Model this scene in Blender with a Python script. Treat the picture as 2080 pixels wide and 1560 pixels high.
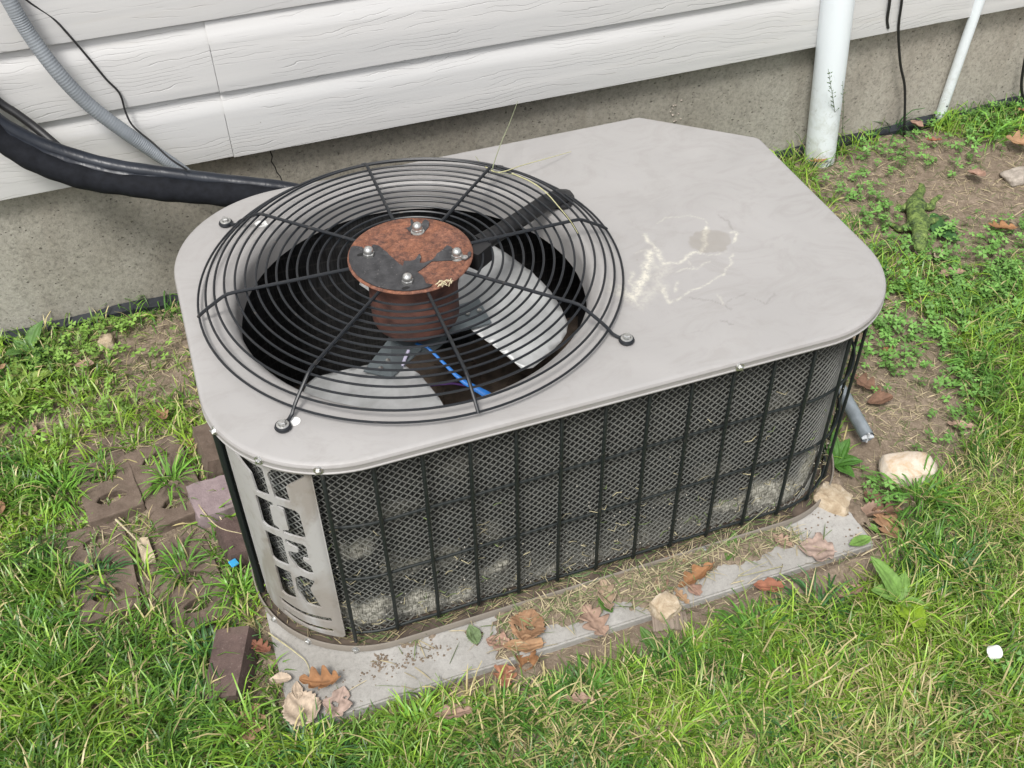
import bpy, bmesh, math, random
import numpy as np
from mathutils import Vector, Matrix
random.seed(7); rng = np.random.default_rng(11)
scene = bpy.context.scene
for o in list(bpy.data.objects): bpy.data.objects.remove(o)
C = scene.collection
PI = math.pi; R = math.radians

# ------------------------------------------------------------------ camera
cam = bpy.data.cameras.new('camera'); camo = bpy.data.objects.new('camera', cam); C.objects.link(camo)
cam.sensor_width = 36; cam.lens = 37.724; cam.clip_start = .02; cam.clip_end = 300
ax = Vector((0.94190, -0.33562, -0.01368)); dn = Vector((-0.24069, -0.64596, -0.72443)); fw = Vector((0.23430, 0.68563, -0.68921))
M = Matrix((ax, -dn, -fw)).transposed().to_4x4(); M.translation = Vector((0, 0, 1.425))
camo.matrix_world = M; scene.camera = camo
# ------------------------------------------------------------------ light
w = bpy.data.worlds.new('World'); scene.world = w; w.use_nodes = True
nt = w.node_tree; nt.nodes.clear()
sky = nt.nodes.new('ShaderNodeTexSky'); sky.sky_type = 'NISHITA'; sky.sun_disc = False
sky.sun_elevation = R(58); sky.sun_rotation = R(215); sky.air_density = 1; sky.dust_density = 3; sky.ozone_density = 1
hs = nt.nodes.new('ShaderNodeHueSaturation'); hs.inputs['Saturation'].default_value = .22
bg = nt.nodes.new('ShaderNodeBackground'); bg.inputs['Strength'].default_value = .13
ow = nt.nodes.new('ShaderNodeOutputWorld')
nt.links.new(sky.outputs[0], hs.inputs['Color']); nt.links.new(hs.outputs[0], bg.inputs[0]); nt.links.new(bg.outputs[0], ow.inputs[0])
sd = bpy.data.lights.new('sun', 'SUN'); sd.energy = 2.0; sd.angle = R(14); sd.color = (1, .965, .92)
so = bpy.data.objects.new('sun', sd); C.objects.link(so)
az = R(215); el = R(58)   # clockwise from +Y
sv = Vector((math.sin(az)*math.cos(el), math.cos(az)*math.cos(el), math.sin(el)))
so.rotation_euler = sv.to_track_quat('Z', 'Y').to_euler()
scene.view_settings.view_transform = 'Standard'; scene.view_settings.look = 'None'
scene.view_settings.gamma = 1; scene.view_settings.exposure = .70; scene.view_settings.use_curve_mapping = False
scene.render.resolution_x = 1024; scene.render.resolution_y = 768

# ------------------------------------------------------------------ helpers
def _h(i, j, s):
    n = (i*374761393 + j*668265263 + s*974711) & 0xffffffff
    n = ((n ^ (n >> 13))*1274126177) & 0xffffffff
    return ((n ^ (n >> 16)) & 0xffff)/65535.
def vn(x, y, s=0):
    x = np.asarray(x, float); y = np.asarray(y, float)
    i = np.floor(x).astype(np.int64); j = np.floor(y).astype(np.int64); fx = x-i; fy = y-j
    fx = fx*fx*(3-2*fx); fy = fy*fy*(3-2*fy)
    a, b, c, d = _h(i, j, s), _h(i+1, j, s), _h(i, j+1, s), _h(i+1, j+1, s)
    return (a*(1-fx)+b*fx)*(1-fy)+(c*(1-fx)+d*fx)*fy
def fbm(x, y, s=0, o=4):
    t = 0; a = .5; n = 0
    for k in range(o): t = t+a*vn(np.asarray(x)*2**k, np.asarray(y)*2**k, s+k*17); n += a; a *= .55
    return t/n
def sstep(t): t = np.clip(t, 0, 1); return t*t*(3-2*t)

def tag(o, label=None, cat=None, group=None, kind=None):
    if label: o['label'] = label
    if cat: o['category'] = cat
    if group: o['group'] = group
    if kind: o['kind'] = kind
    return o
def empty(name, loc, label, cat, group=None):
    o = bpy.data.objects.new(name, None); C.objects.link(o); o.location = loc; o.empty_display_size = .05
    return tag(o, label, cat, group)
def link(name, me, mat, parent=None, smooth=True):
    if mat: me.materials.clear(); me.materials.append(mat)
    if smooth is not None: me.polygons.foreach_set('use_smooth', [bool(smooth)]*len(me.polygons))
    o = bpy.data.objects.new(name, me); C.objects.link(o)
    if parent: o.parent = parent; o.matrix_parent_inverse = Matrix.Translation(-Vector(parent.location)) if parent.rotation_euler.x == 0 else parent.matrix_world.inverted()
    return o
def sharp(me, ang=35):
    me.set_sharp_from_angle(angle=R(ang))
class MB:
    def __init__(s): s.v = []; s.f = []; s.c = []
    def add(s, v, f, col=None):
        n = len(s.v); s.v += [tuple(p) for p in v]; s.f += [tuple(n+i for i in q) for q in f]
        if col is not None: s.c += [col]*len(v)
    def tube(s, pts, r, n=8, closed=False, caps=True, col=None, squash=1):
        P = [Vector(p) for p in pts]; m = len(P); rr = r if hasattr(r, '__len__') else [r]*m
        V = []; up = None
        for i in range(m):
            a = P[(i-1) % m] if (closed or i > 0) else P[i]; b = P[(i+1) % m] if (closed or i < m-1) else P[i]
            t = (b-a).normalized()
            if up is None: up = Vector((0, 0, 1)) if abs(t.z) < .95 else Vector((0, 1, 0))
            sd_ = t.cross(up).normalized(); up2 = sd_.cross(t).normalized(); up = up2
            for k in range(n):
                q = 2*PI*k/n; V.append(P[i]+sd_*math.cos(q)*rr[i]+up2*math.sin(q)*rr[i]*squash)
        F = []
        for i in range(m if closed else m-1):
            for k in range(n):
                a = i*n+k; b = i*n+(k+1) % n; c = ((i+1) % m)*n+(k+1) % n; d = ((i+1) % m)*n+k
                F.append((a, b, c, d))
        if caps and not closed: F.append(tuple(range(n-1, -1, -1))); F.append(tuple((m-1)*n+k for k in range(n)))
        s.add(V, F, col)
    def lathe(s, prof, c, n=48, col=None, axis=None):
        V = []; F = []; m = len(prof)
        for k in range(n):
            q = 2*PI*k/n
            for r, z in prof: V.append(Vector((math.cos(q)*r, math.sin(q)*r, z)))
        if axis is not None: Q = Vector(axis).to_track_quat('Z', 'Y'); V = [Q @ p for p in V]
        V = [p+Vector(c) for p in V]
        for k in range(n):
            for i in range(m-1):
                a = k*m+i; b = ((k+1) % n)*m+i; F.append((a, b, b+1, a+1))
        s.add(V, F, col)
    def box(s, c, d, rz=0, col=None, M=None):
        V = [Vector((x*d[0]/2, y*d[1]/2, z*d[2]/2)) for x in (-1, 1) for y in (-1, 1) for z in (-1, 1)]
        M = M or Matrix.Rotation(rz, 3, 'Z'); V = [M @ p+Vector(c) for p in V]
        s.add(V, [(0, 1, 3, 2), (4, 6, 7, 5), (0, 4, 5, 1), (2, 3, 7, 6), (0, 2, 6, 4), (1, 5, 7, 3)], col)
    def mesh(s, name):
        me = bpy.data.meshes.new(name); me.from_pydata(s.v, [], s.f); me.update()
        if s.c:
            a = me.color_attributes.new('Col', 'FLOAT_COLOR', 'POINT')
            a.data.foreach_set('color', np.array([(*c[:3], 1) for c in s.c], np.float32).ravel())
        return me
    def build(s, name, mat, parent=None, smooth=True, ang=40):
        me = s.mesh(name); o = link(name, me, mat, parent, smooth)
        if smooth and ang: sharp(me, ang)
        return o
def np_mesh(name, V, F, col, mat, parent=None, smooth=True):
    """V (n,3); F (m,k) equal sized faces, or list of such arrays; col (n,3)"""
    Fs = F if isinstance(F, list) else [F]
    me = bpy.data.meshes.new(name); me.vertices.add(len(V)); me.vertices.foreach_set('co', V.astype(np.float32).ravel())
    nl = sum(f.size for f in Fs); nf = sum(len(f) for f in Fs)
    me.loops.add(nl); me.polygons.add(nf)
    me.loops.foreach_set('vertex_index', np.concatenate([f.ravel() for f in Fs]).astype(np.int32))
    tot = np.concatenate([np.full(len(f), f.shape[1]) for f in Fs]); st = np.concatenate([[0], np.cumsum(tot)[:-1]])
    me.polygons.foreach_set('loop_start', st.astype(np.int32))
    try: me.polygons.foreach_set('loop_total', tot.astype(np.int32))
    except Exception: pass
    me.update(calc_edges=True); me.validate()
    if col is not None:
        a = me.color_attributes.new('Col', 'FLOAT_COLOR', 'POINT')
        a.data.foreach_set('color', np.hstack([col, np.ones((len(V), 1))]).astype(np.float32).ravel())
    return link(name, me, mat, parent, smooth)

# --- materials
class NM:
    def __init__(s, name, rough=.6, metal=0, spec=.5):
        s.m = bpy.data.materials.new(name); s.m.use_nodes = True; s.t = s.m.node_tree; s.b = s.t.nodes['Principled BSDF']
        s.b.inputs['Roughness'].default_value = rough; s.b.inputs['Metallic'].default_value = metal
        s.b.inputs['Specular IOR Level'].default_value = spec; s._co = None
    def n(s, typ, **kw):
        o = s.t.nodes.new(typ)
        for k, v in kw.items(): setattr(o, k, v)
        return o
    def L(s, a, b): s.t.links.new(a, b)
    def co(s, scale=(1, 1, 1), gen='Object', rot=(0, 0, 0)):
        tc = s.n('ShaderNodeTexCoord'); mp = s.n('ShaderNodeMapping'); s.L(tc.outputs[gen], mp.inputs[0]); mp.inputs['Scale'].default_value = scale; mp.inputs['Rotation'].default_value = rot
        return mp.outputs[0]
    def noise(s, scale=5, detail=4, rough=.55, vec=None, dist=0):
        o = s.n('ShaderNodeTexNoise'); o.inputs['Scale'].default_value = scale; o.inputs['Detail'].default_value = detail; o.inputs['Roughness'].default_value = rough; o.inputs['Distortion'].default_value = dist
        s.L(vec if vec is not None else s.co(), o.inputs['Vector']); return o.outputs['Fac']
    def vor(s, scale=5, vec=None, rand=1, feature='F1'):
        o = s.n('ShaderNodeTexVoronoi', feature=feature); o.inputs['Scale'].default_value = scale; o.inputs['Randomness'].default_value = rand
        s.L(vec if vec is not None else s.co(), o.inputs['Vector']); return o.outputs['Distance']
    def ramp(s, fac, stops, mode='LINEAR'):
        o = s.n('ShaderNodeValToRGB'); s.L(fac, o.inputs[0]); e = o.color_ramp.elements; o.color_ramp.interpolation = mode
        while len(e) > 1: e.remove(e[-1])
        for i, (p, c) in enumerate(stops):
            el_ = e[0] if i == 0 else e.new(p); el_.position = p
            c = (c, c, c) if not hasattr(c, '__len__') else c; el_.color = (*c[:3], 1)
        return o.outputs[0]
    def mix(s, fac, a, b, blend='MIX'):
        o = s.n('ShaderNodeMix', data_type='RGBA', blend_type=blend)
        for k, v in ((0, fac), (6, a), (7, b)):
            if isinstance(v, (int, float)): o.inputs[k].default_value = v if k == 0 else (v, v, v, 1)
            elif isinstance(v, tuple): o.inputs[k].default_value = (*v[:3], 1)
            else: s.L(v, o.inputs[k])
        return o.outputs[2]
    def math(s, op, a, b=0, clamp=False):
        o = s.n('ShaderNodeMath', operation=op, use_clamp=clamp)
        for k, v in ((0, a), (1, b)):
            if isinstance(v, (int, float)): o.inputs[k].default_value = v
            else: s.L(v, o.inputs[k])
        return o.outputs[0]
    def attr(s, name='Col'): o = s.n('ShaderNodeAttribute'); o.attribute_name = name; return o
    def col(s, c):
        if isinstance(c, tuple): s.b.inputs['Base Color'].default_value = (*c, 1)
        else: s.L(c, s.b.inputs['Base Color'])
        return s
    def rgh(s, c): s.L(c, s.b.inputs['Roughness']); return s
    def bump(s, h, strength=.3, dist=.002):
        b = s.n('ShaderNodeBump'); b.inputs['Strength'].default_value = strength; b.inputs['Distance'].default_value = dist
        s.L(h, b.inputs['Height'])
        if s.b.inputs['Normal'].is_linked: s.L(s.b.inputs['Normal'].links[0].from_socket, b.inputs['Normal'])
        s.L(b.outputs[0], s.b.inputs['Normal']); return s

def simple(name, c, rough=.5, metal=0, var=.15, sc=60, bump=0, bsc=300, spec=.5):
    m = NM(name, rough, metal, spec); n = m.noise(sc, 4)
    m.col(m.ramp(n, [(.25, tuple(a*(1-var) for a in c)), (.75, tuple(min(1, a*(1+var)) for a in c))]))
    if bump: m.bump(m.noise(bsc, 3), bump, .001)
    return m.m
MAT = {}
# painted lid metal: stains and scratches come from the Col attribute, faint wipe marks from noise
def paint(name, base, attr=False):
    m = NM(name, .42); c = m.co()
    n1 = m.noise(3.2, 5, .6, c, 1.2); n2 = m.noise(9, 6, .72, m.co((1, 1.7, 1), rot=(0, 0, .6)), 2.2); n3 = m.noise(420, 2)
    b = m.mix(m.ramp(n1, [(.35, 0.), (.7, 1.)]), tuple(a*.93 for a in base), tuple(min(1, a*1.05) for a in base))
    b = m.mix(m.math('MULTIPLY', m.ramp(n2, [(.48, 0.), (.66, 1.)]), .5), b, tuple(a*.84 for a in (base[0], base[1]*.985, base[2]*.96)))
    sp = m.ramp(m.vor(55), [(.05, 1.), (.09, 0.)]); sp2 = m.ramp(m.noise(9, 2), [(.62, 0.), (.7, 1.)])
    b = m.mix(m.math('MULTIPLY', m.math('MULTIPLY', sp, sp2), .5), b, (.2, .18, .16))
    if attr:
        a = m.attr(); f = m.n('ShaderNodeSeparateColor'); m.L(a.outputs['Color'], f.inputs[0])
        grain = m.ramp(m.noise(170, 5, .8), [(.40, .15), (.56, 1.)])
        b = m.mix(m.math('MULTIPLY', f.outputs[0], grain), b, (.66, .635, .53))
        b = m.mix(m.math('MULTIPLY', f.outputs[1], .62), b, (.215, .195, .165))
        b = m.mix(m.math('MULTIPLY', f.outputs[2], .75), b, (.12, .11, .10))
    m.col(b); m.rgh(m.ramp(n2, [(.3, .36), (.75, .56)])); m.bump(n3, .06, .0006); return m.m
MAT['lid'] = paint('lid_paint', (.312, .303, .296), True)
MAT['beige'] = paint('cabinet_paint', (.31, .295, .275))
def panel_mat():
    m = NM('corner_panel_paint', .45); n = m.noise(7, 5, .6, m.co((1, 1, .35)), 1.2); n2 = m.noise(60, 4)
    b = m.mix(m.ramp(n, [(.45, 0.), (.56, 1.)]), (.36, .356, .348), (.265, .245, .222)); b = m.mix(m.ramp(n2, [(.55, 0.), (.8, .5)]), b, (.16, .13, .10))
    m.col(b); m.bump(m.noise(300, 2), .1, .0008); return m.m
MAT['panel'] = panel_mat(); MAT['pan'] = paint('base_pan_paint', (.22, .195, .165))
def wire(name, c, rough=.38):
    m = NM(name, rough); n = m.noise(90, 4, .6)
    m.col(m.mix(m.ramp(n, [(.62, 0.), (.78, .5)]), c, (.10, .085, .07))); m.bump(m.noise(500, 2), .15, .0005); return m.m
MAT['wire'] = wire('black_vinyl_wire', (.007, .009, .012))
MAT['grillewire'] = wire('black_green_grille_wire', (.006, .010, .010), .5)
def rusty():
    m = NM('rusty_steel', .85, 0, .25); n = m.noise(95, 6, .75, None, .5); n2 = m.noise(330, 4, .75); n3 = m.noise(22, 4, .6, None, .4)
    b = m.ramp(n, [(.34, (.045, .029, .026)), (.44, (.115, .056, .042)), (.54, (.195, .088, .058)), (.68, (.29, .145, .095))])
    b = m.mix(m.ramp(n3, [(.42, 0.), (.62, .4)]), b, (.26, .10, .048)); b = m.mix(m.ramp(n2, [(.36, .7), (.50, 0.)]), b, (.07, .038, .030)); b = m.mix(m.ramp(n2, [(.58, 0.), (.75, .35)]), b, (.42, .23, .15))
    m.col(b); m.bump(n2, .5, .0008); m.bump(n, .4, .0012); return m.m
MAT['rust'] = rusty()
def rust2():
    m = NM('dark_rust_motor', .75); n = m.noise(26, 5, .65, m.co((1, 1, 2))); m.col(m.ramp(n, [(.3, (.045, .022, .018)), (.55, (.13, .055, .04)), (.75, (.20, .09, .06))])); m.bump(n, .2, .001); return m.m
MAT['rustdark'] = rust2()
def flake():
    m = NM('peeling_black_paint', .55); n = m.noise(60, 5, .7); s_ = m.noise(260, 3)
    b = m.ramp(n, [(.35, (.018, .018, .02)), (.7, (.055, .055, .058))]); b = m.mix(m.ramp(s_, [(.66, 0.), (.74, .8)]), b, (.22, .21, .20)); m.col(b); m.bump(n, .3, .001); return m.m
MAT['flake'] = flake()
MAT['zinc'] = simple('zinc_plated_steel', (.55, .55, .53), .3, .9, .2, 200)
MAT['alu'] = simple('fan_aluminium', (.46, .47, .47), .45, .3, .28, 22, .15, 200)
MAT['bracket'] = simple('galvanised_hub', (.20, .235, .25), .45, .6, .2, 30)
MAT['blacksheet'] = simple('black_inner_sheet', (.012, .012, .013), .7, 0, .3, 30)
MAT['innerfin'] = None
def fins():
    m = NM('coil_fins', .65); a = m.attr('Col'); f = m.n('ShaderNodeSeparateColor'); m.L(a.outputs['Color'], f.inputs[0])
    cb = m.n('ShaderNodeCombineXYZ'); m.L(m.math('MULTIPLY', f.outputs[0], 1700), cb.inputs[0]); m.L(m.math('MULTIPLY', f.outputs[1], 110), cb.inputs[1])
    n = m.noise(.42, 3, .6, cb.outputs[0], .4)
    cb2 = m.n('ShaderNodeCombineXYZ'); m.L(m.math('MULTIPLY', f.outputs[0], 330), cb2.inputs[0]); m.L(m.math('MULTIPLY', f.outputs[1], 420), cb2.inputs[1])
    cl = m.noise(.35, 4, .7, cb2.outputs[0], .8)
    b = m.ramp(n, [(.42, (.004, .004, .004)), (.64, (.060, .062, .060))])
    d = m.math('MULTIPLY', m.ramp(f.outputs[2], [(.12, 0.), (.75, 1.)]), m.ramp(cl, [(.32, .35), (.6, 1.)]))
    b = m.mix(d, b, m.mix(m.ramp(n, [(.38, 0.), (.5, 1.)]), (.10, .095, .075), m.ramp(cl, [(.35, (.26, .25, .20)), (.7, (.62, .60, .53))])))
    m.col(b); m.bump(n, .5, .001); return m.m
MAT['fins'] = fins()
def lat():
    m = NM('plastic_lattice', .6); a = m.attr(); m.col(m.mix(m.ramp(m.noise(80, 4), [(.4, 0.), (.8, .6)]), a.outputs['Color'], (.17, .165, .15))); return m.m
MAT['lattice'] = lat()
def vcol(name, rough=.7, trans=0, var=.25, sc=120, spec=.4):
    m = NM(name, rough, 0, spec); a = m.attr(); n = m.noise(sc, 3)
    c = m.mix(1., a.outputs['Color'], m.ramp(n, [(.3, 1-var), (.7, 1.)]), 'MULTIPLY'); m.col(c)
    if trans:
        tr = m.n('ShaderNodeBsdfTranslucent'); m.L(c, tr.inputs[0]); mx = m.n('ShaderNodeMixShader'); mx.inputs[0].default_value = trans
        m.L(m.b.outputs[0], mx.inputs[1]); m.L(tr.outputs[0], mx.inputs[2]); m.L(mx.outputs[0], m.t.nodes['Material Output'].inputs[0])
    return m.m
MAT['grass'] = vcol('grass_blade', .36, .3, .1); MAT['straw'] = vcol('dry_straw', .75, .15); MAT['cloverm'] = vcol('clover_leaf', .55, .25, .2, 300)
MAT['leafdry'] = None
def soil():
    m = NM('soil', .95, 0, .2); n = m.noise(9, 6, .65); n2 = m.noise(70, 6, .75); n3 = m.noise(400, 3)
    b = m.ramp(n2, [(.25, (.085, .065, .046)), (.5, (.205, .162, .120)), (.75, (.36, .29, .225))])
    b = m.mix(m.ramp(n, [(.4, 0.), (.7, .55)]), b, (.15, .115, .085)); v = m.ramp(m.vor(130), [(.12, 1.), (.25, 0.)])
    b = m.mix(m.math('MULTIPLY', v, .5), b, (.33, .27, .2)); m.col(b); m.bump(n2, .8, .006); m.bump(n3, .5, .0015); return m.m
MAT['soil'] = soil()
def conc(name, base, dark, pits=True, sc=1, stain=None):
    m = NM(name, .9, 0, .2); n = m.noise(3.*sc, 6, .65, None, .5); n2 = m.noise(60*sc, 5, .8); n3 = m.noise(150, 4, .8)
    b = m.mix(m.ramp(n, [(.36, 0.), (.62, 1.)]), dark, base); g_ = .5 if pits else .25
    if stain: b = stain(m, b)
    b = m.mix(1., b, m.ramp(n2, [(.3, 1-.45*g_), (.5, 1.), (.72, 1+.25*g_)]), 'MULTIPLY')
    b = m.mix(1., b, m.ramp(n3, [(.32, 1-.75*g_), (.46, 1.), (.7, 1+.4*g_)]), 'MULTIPLY'); h = n3
    if pits:
        for sc_, t, s_, dp in ((42, .07, 26, .004), (90, .10, 40, .0025)):
            p = m.vor(sc_, m.co((1, 1, 1.25))); sel = m.ramp(m.noise(s_, 2), [(.50, 0.), (.54, 1.)])
            pm = m.math('MULTIPLY', m.ramp(p, [(t, 1.), (t*1.6, 0.)]), sel); b = m.mix(m.math('MULTIPLY', pm, .62), b, (.07, .062, .05)); m.bump(m.math('SUBTRACT', 1., pm), .9, dp)
    m.col(b); m.bump(h, .6 if pits else .3, .002); m.bump(n2, .3, .003); return m.m
def wall_stain(m, b):
    o = m.n('ShaderNodeSeparateXYZ'); m.L(m.co(), o.inputs[0]); n = m.noise(5, 5, .65, None, .8)
    xx = m.math('ADD', o.outputs[0], m.math('MULTIPLY', n, .35))
    band = m.ramp(m.math('MULTIPLY', m.math('ADD', xx, .6), .4), [(.17, 0.), (.30, .8), (.50, .75), (.72, .5), (.88, 0.)])
    b = m.mix(m.math('MULTIPLY', band, m.ramp(n, [(.3, .6), (.6, 1.)])), b, (.195, .178, .145))
    rt = m.ramp(m.math('MULTIPLY', m.math('ADD', xx, .6), .4), [(.84, 0.), (.93, 1.)]); b = m.mix(m.math('MULTIPLY', rt, .6), b, (.33, .30, .255))
    st = m.ramp(m.noise(9, 3, .5, m.co((1, 1, .12))), [(.55, 0.), (.68, .35)]); return m.mix(st, b, (.17, .145, .115))
MAT['foundation'] = conc('foundation_concrete', (.365, .35, .305), (.285, .27, .23), True, 1, wall_stain)
MAT['slab'] = conc('pad_concrete', (.37, .36, .34), (.27, .26, .24), False, 2)
def siding():
    m = NM('vinyl_siding', .45); v = m.co((.55, 1, 17)); 
    o = m.n('ShaderNodeSeparateXYZ'); m.L(m.co(), o.inputs[0])
    warp = m.noise(1., 3, .55, m.co((2.6, 1, 9))); warp2 = m.noise(1., 3, .6, m.co((14, 1, 26)))
    ph = m.math('ADD', m.math('ADD', m.math('MULTIPLY', o.outputs[2], 118.), m.math('MULTIPLY', warp, 9.)), m.math('MULTIPLY', warp2, 1.5))
    fr = m.math('FRACT', ph); line = m.ramp(fr, [(.0, 0.), (.06, 1.), (.16, 0.)])
    brk = m.ramp(m.noise(1., 3, .5, m.co((7, 1, 40))), [(.46, 0.), (.56, 1.)]); ln = m.math('MULTIPLY', line, brk)
    b = m.mix(m.ramp(m.noise(1., 4, .5, m.co((1.6, 1, 40)), .3), [(.3, 0.), (.7, 1.)]), (.49, .49, .487), (.57, .566, .558))
    b = m.mix(m.math('MULTIPLY', ln, .18), b, (.27, .26, .25))
    b = m.mix(m.ramp(m.noise(60, 3, .6, m.co((.12, 1, 1))), [(.6, 0.), (.8, .18)]), b, (.42, .38, .32))
    spk = m.math('MULTIPLY', m.ramp(m.vor(38), [(.035, 1.), (.05, 0.)]), m.ramp(m.noise(7, 2), [(.58, 0.), (.62, 1.)])); b = m.mix(m.math('MULTIPLY', spk, .7), b, (.16, .13, .10))
    m.col(b); m.bump(m.math('SUBTRACT', 1., ln), .42, .0014); m.bump(m.noise(1., 3, .5, m.co((5, 1, 90))), .25, .0010); return m.m
MAT['siding'] = siding()
def pvc():
    m = NM('white_pvc', .35); o = m.n('ShaderNodeSeparateXYZ'); m.L(m.co(), o.inputs[0]); n = m.noise(38, 5, .7, m.co((1, 1, 1)), .5)
    low = m.ramp(m.math('MULTIPLY', o.outputs[2], 1), [(.03, 1.), (.30, 0.)]); dirt = m.math('MULTIPLY', low, m.ramp(n, [(.45, .15), (.62, 1.)]))
    b = m.mix(m.math('MULTIPLY', dirt, .7), (.74, .79, .82), (.34, .35, .27)); sp = m.math('MULTIPLY', m.ramp(m.noise(110, 3, .6, m.co((1, 1, .8)), 1.2), [(.63, 0.), (.67, 1.)]), m.ramp(o.outputs[2], [(.05, .9), (.34, 0.)]))
    b = m.mix(m.math('MULTIPLY', sp, .7), b, (.25, .27, .22)); m.col(b); return m.m
MAT['pvc'] = pvc()
MAT['cable'] = simple('black_cable', (.012, .012, .013), .5)
MAT['greyconduit'] = simple('grey_flex_conduit', (.21, .23, .25), .55, 0, .1, 80)
MAT['foam'] = simple('black_foam_insulation', (.008, .009, .012), .85, 0, .4, 90, .35, 160, .2)
def tape():
    m = NM('black_wrapping_tape', .34, 0, .35); n = m.noise(16, 3, .5, m.co((1, 1, 1)), 1); m.col(m.ramp(n, [(.3, (.008, .010, .015)), (.7, (.018, .022, .030))])); m.bump(m.noise(16, 3, .5, m.co((2.4, 1, .5)), 1.0), .35, .004); m.bump(m.noise(240, 2), .15, .0006); return m.m
MAT['tape'] = tape()
def brickm(name, c1, c2):
    m = NM(name, .95, 0, .2); n = m.noise(30, 6, .7); n2 = m.noise(260, 4, .7)
    b = m.ramp(n, [(.3, c1), (.7, c2)]); b = m.mix(m.ramp(n2, [(.58, 0.), (.75, .4)]), b, (.34, .29, .25)); b = m.mix(m.ramp(m.noise(12, 4), [(.55, 0.), (.72, .5)]), b, (.10, .085, .06)); m.col(b); m.bump(n2, .7, .0015); m.bump(n, .5, .003); return m.m
MAT['brick'] = brickm('brown_red_brick', (.095, .070, .054), (.185, .142, .113)); MAT['brickdark'] = brickm('dark_weathered_brick', (.07, .05, .045), (.13, .09, .08)); MAT['brickpink'] = brickm('purplish_weathered_brick', (.20, .155, .16), (.32, .255, .26))
def stonem(name, cs, sc=30):
    m = NM(name, .9, 0, .2); n = m.noise(sc, 6, .7, None, .6); m.col(m.ramp(n, [(.3, cs[0]), (.5, cs[1]), (.7, cs[2])])); m.bump(m.noise(90, 5, .7), .7, .003); return m.m
MAT['stonewhite'] = stonem('pale_quartz_stone', [(.42, .28, .15), (.56, .48, .39), (.66, .61, .54)], 22); MAT['stonetan'] = stonem('tan_sandstone', [(.26, .19, .12), (.42, .34, .24), (.55, .48, .38)], 45)
MAT['stonegrey'] = stonem('grey_pebble', [(.2, .18, .15), (.33, .29, .25), (.45, .40, .34)], 60)
def lizm():
    m = NM('mossy_green_paint', .75); n = m.noise(70, 5, .7); n2 = m.noise(22, 4); b = m.ramp(n, [(.36, (.022, .042, .014)), (.5, (.10, .155, .035)), (.66, (.21, .29, .075))]); b = m.mix(m.ramp(n2, [(.58, 0.), (.75, .6)]), b, (.06, .075, .05)); m.col(b); m.bump(m.vor(190), .9, .003); m.bump(n, .4, .002); return m.m
MAT['lizard'] = lizm()
MAT['galv'] = simple('galvanised_pipe', (.30, .34, .37), .42, .5, .25, 50)
MAT['plasticwhite'] = simple('white_plastic', (.8, .8, .8), .3, 0, .03)
MAT['blue'] = simple('blue_plastic', (.02, .17, .55), .45, 0, .2); MAT['bluechip'] = simple('light_blue_plastic', (.05, .35, .65), .5)
MAT['edging'] = simple('black_edging_plastic', (.014, .017, .022), .6, 0, .4, 40, .5, 90)
MAT['sticker'] = simple('white_paper_label', (.78, .78, .76), .5, 0, .05)
MAT['dark'] = simple('dark_void', (.006, .006, .006), .8)
MAT['floor'] = simple('dirty_pan_floor', (.075, .056, .042), .95, 0, .6, 40, 1, 120)

# ================================================================== SETTING
X0, X1, Y0, Y1, TOP = -.063, .9645, .928, 1.584, .425      # cabinet plan and lid height
PX0, PX1, PY0, PY1 = -.056, .920, .8465, 1.68               # concrete pad
WY = 1.869                                                  # foundation face
def H(x, y):
    x = np.asarray(x, float); y = np.asarray(y, float)
    a = sstep((y-.9)/.97); h = -.020+a*(.044+.036*np.clip((x+.44)/2.45, 0, 1.2))
    h = h+.012*sstep((x-.95)/.3)*sstep((y-.8)/.3)+.009*np.exp(-((y-.835)/.03)**2)*sstep((x-.12)/.15)+.016*np.exp(-((y-.832)/.022)**2)*(np.exp(-((x-.20)/.03)**2)+np.exp(-((x-.30)/.02)**2)+np.exp(-((x-.545)/.03)**2)+np.exp(-((x-.85)/.05)**2)+.7*np.exp(-((x-.42)/.02)**2))
    h = h+(fbm(x*5, y*5, 3)-.5)*.020+(fbm(x*26, y*26, 5, 3)-.5)*.011
    ins = sstep(1-np.maximum(np.maximum(PX0-x, x-PX1), np.maximum(PY0-y, y-PY1))/.02)
    return h*(1-ins)+np.minimum(h, -.016)*ins
def Hs(x, y): return float(H(np.array([x]), np.array([y]))[0])

def ground():
    def grid(xs, ys):
        X, Y = np.meshgrid(xs, ys); Z = H(X, Y); return X, Y, Z
    xs = np.concatenate([[-60, -20, -8, -4, -2.2, -1.4], np.arange(-1.0, 3.0, .0085), [3.3, 4, 6, 12, 30, 60]])
    ys = np.concatenate([[-60, -20, -8, -3, -1, -.2, .15], np.arange(.35, 1.95, .0085), [2.2, 4, 20, 60]])
    X, Y, Z = grid(xs, ys); Z = np.where(Y > 1.93, .02, Z); nx, ny = len(xs), len(ys)
    V = np.stack([X.ravel(), Y.ravel(), Z.ravel()], 1); i = np.arange(ny-1)[:, None]*nx+np.arange(nx-1)[None]
    F = np.stack([i, i+1, i+nx+1, i+nx], -1).reshape(-1, 4)
    o = np_mesh('ground', V, F, None, MAT['soil']); tag(o, kind='structure')
ground()

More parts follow.
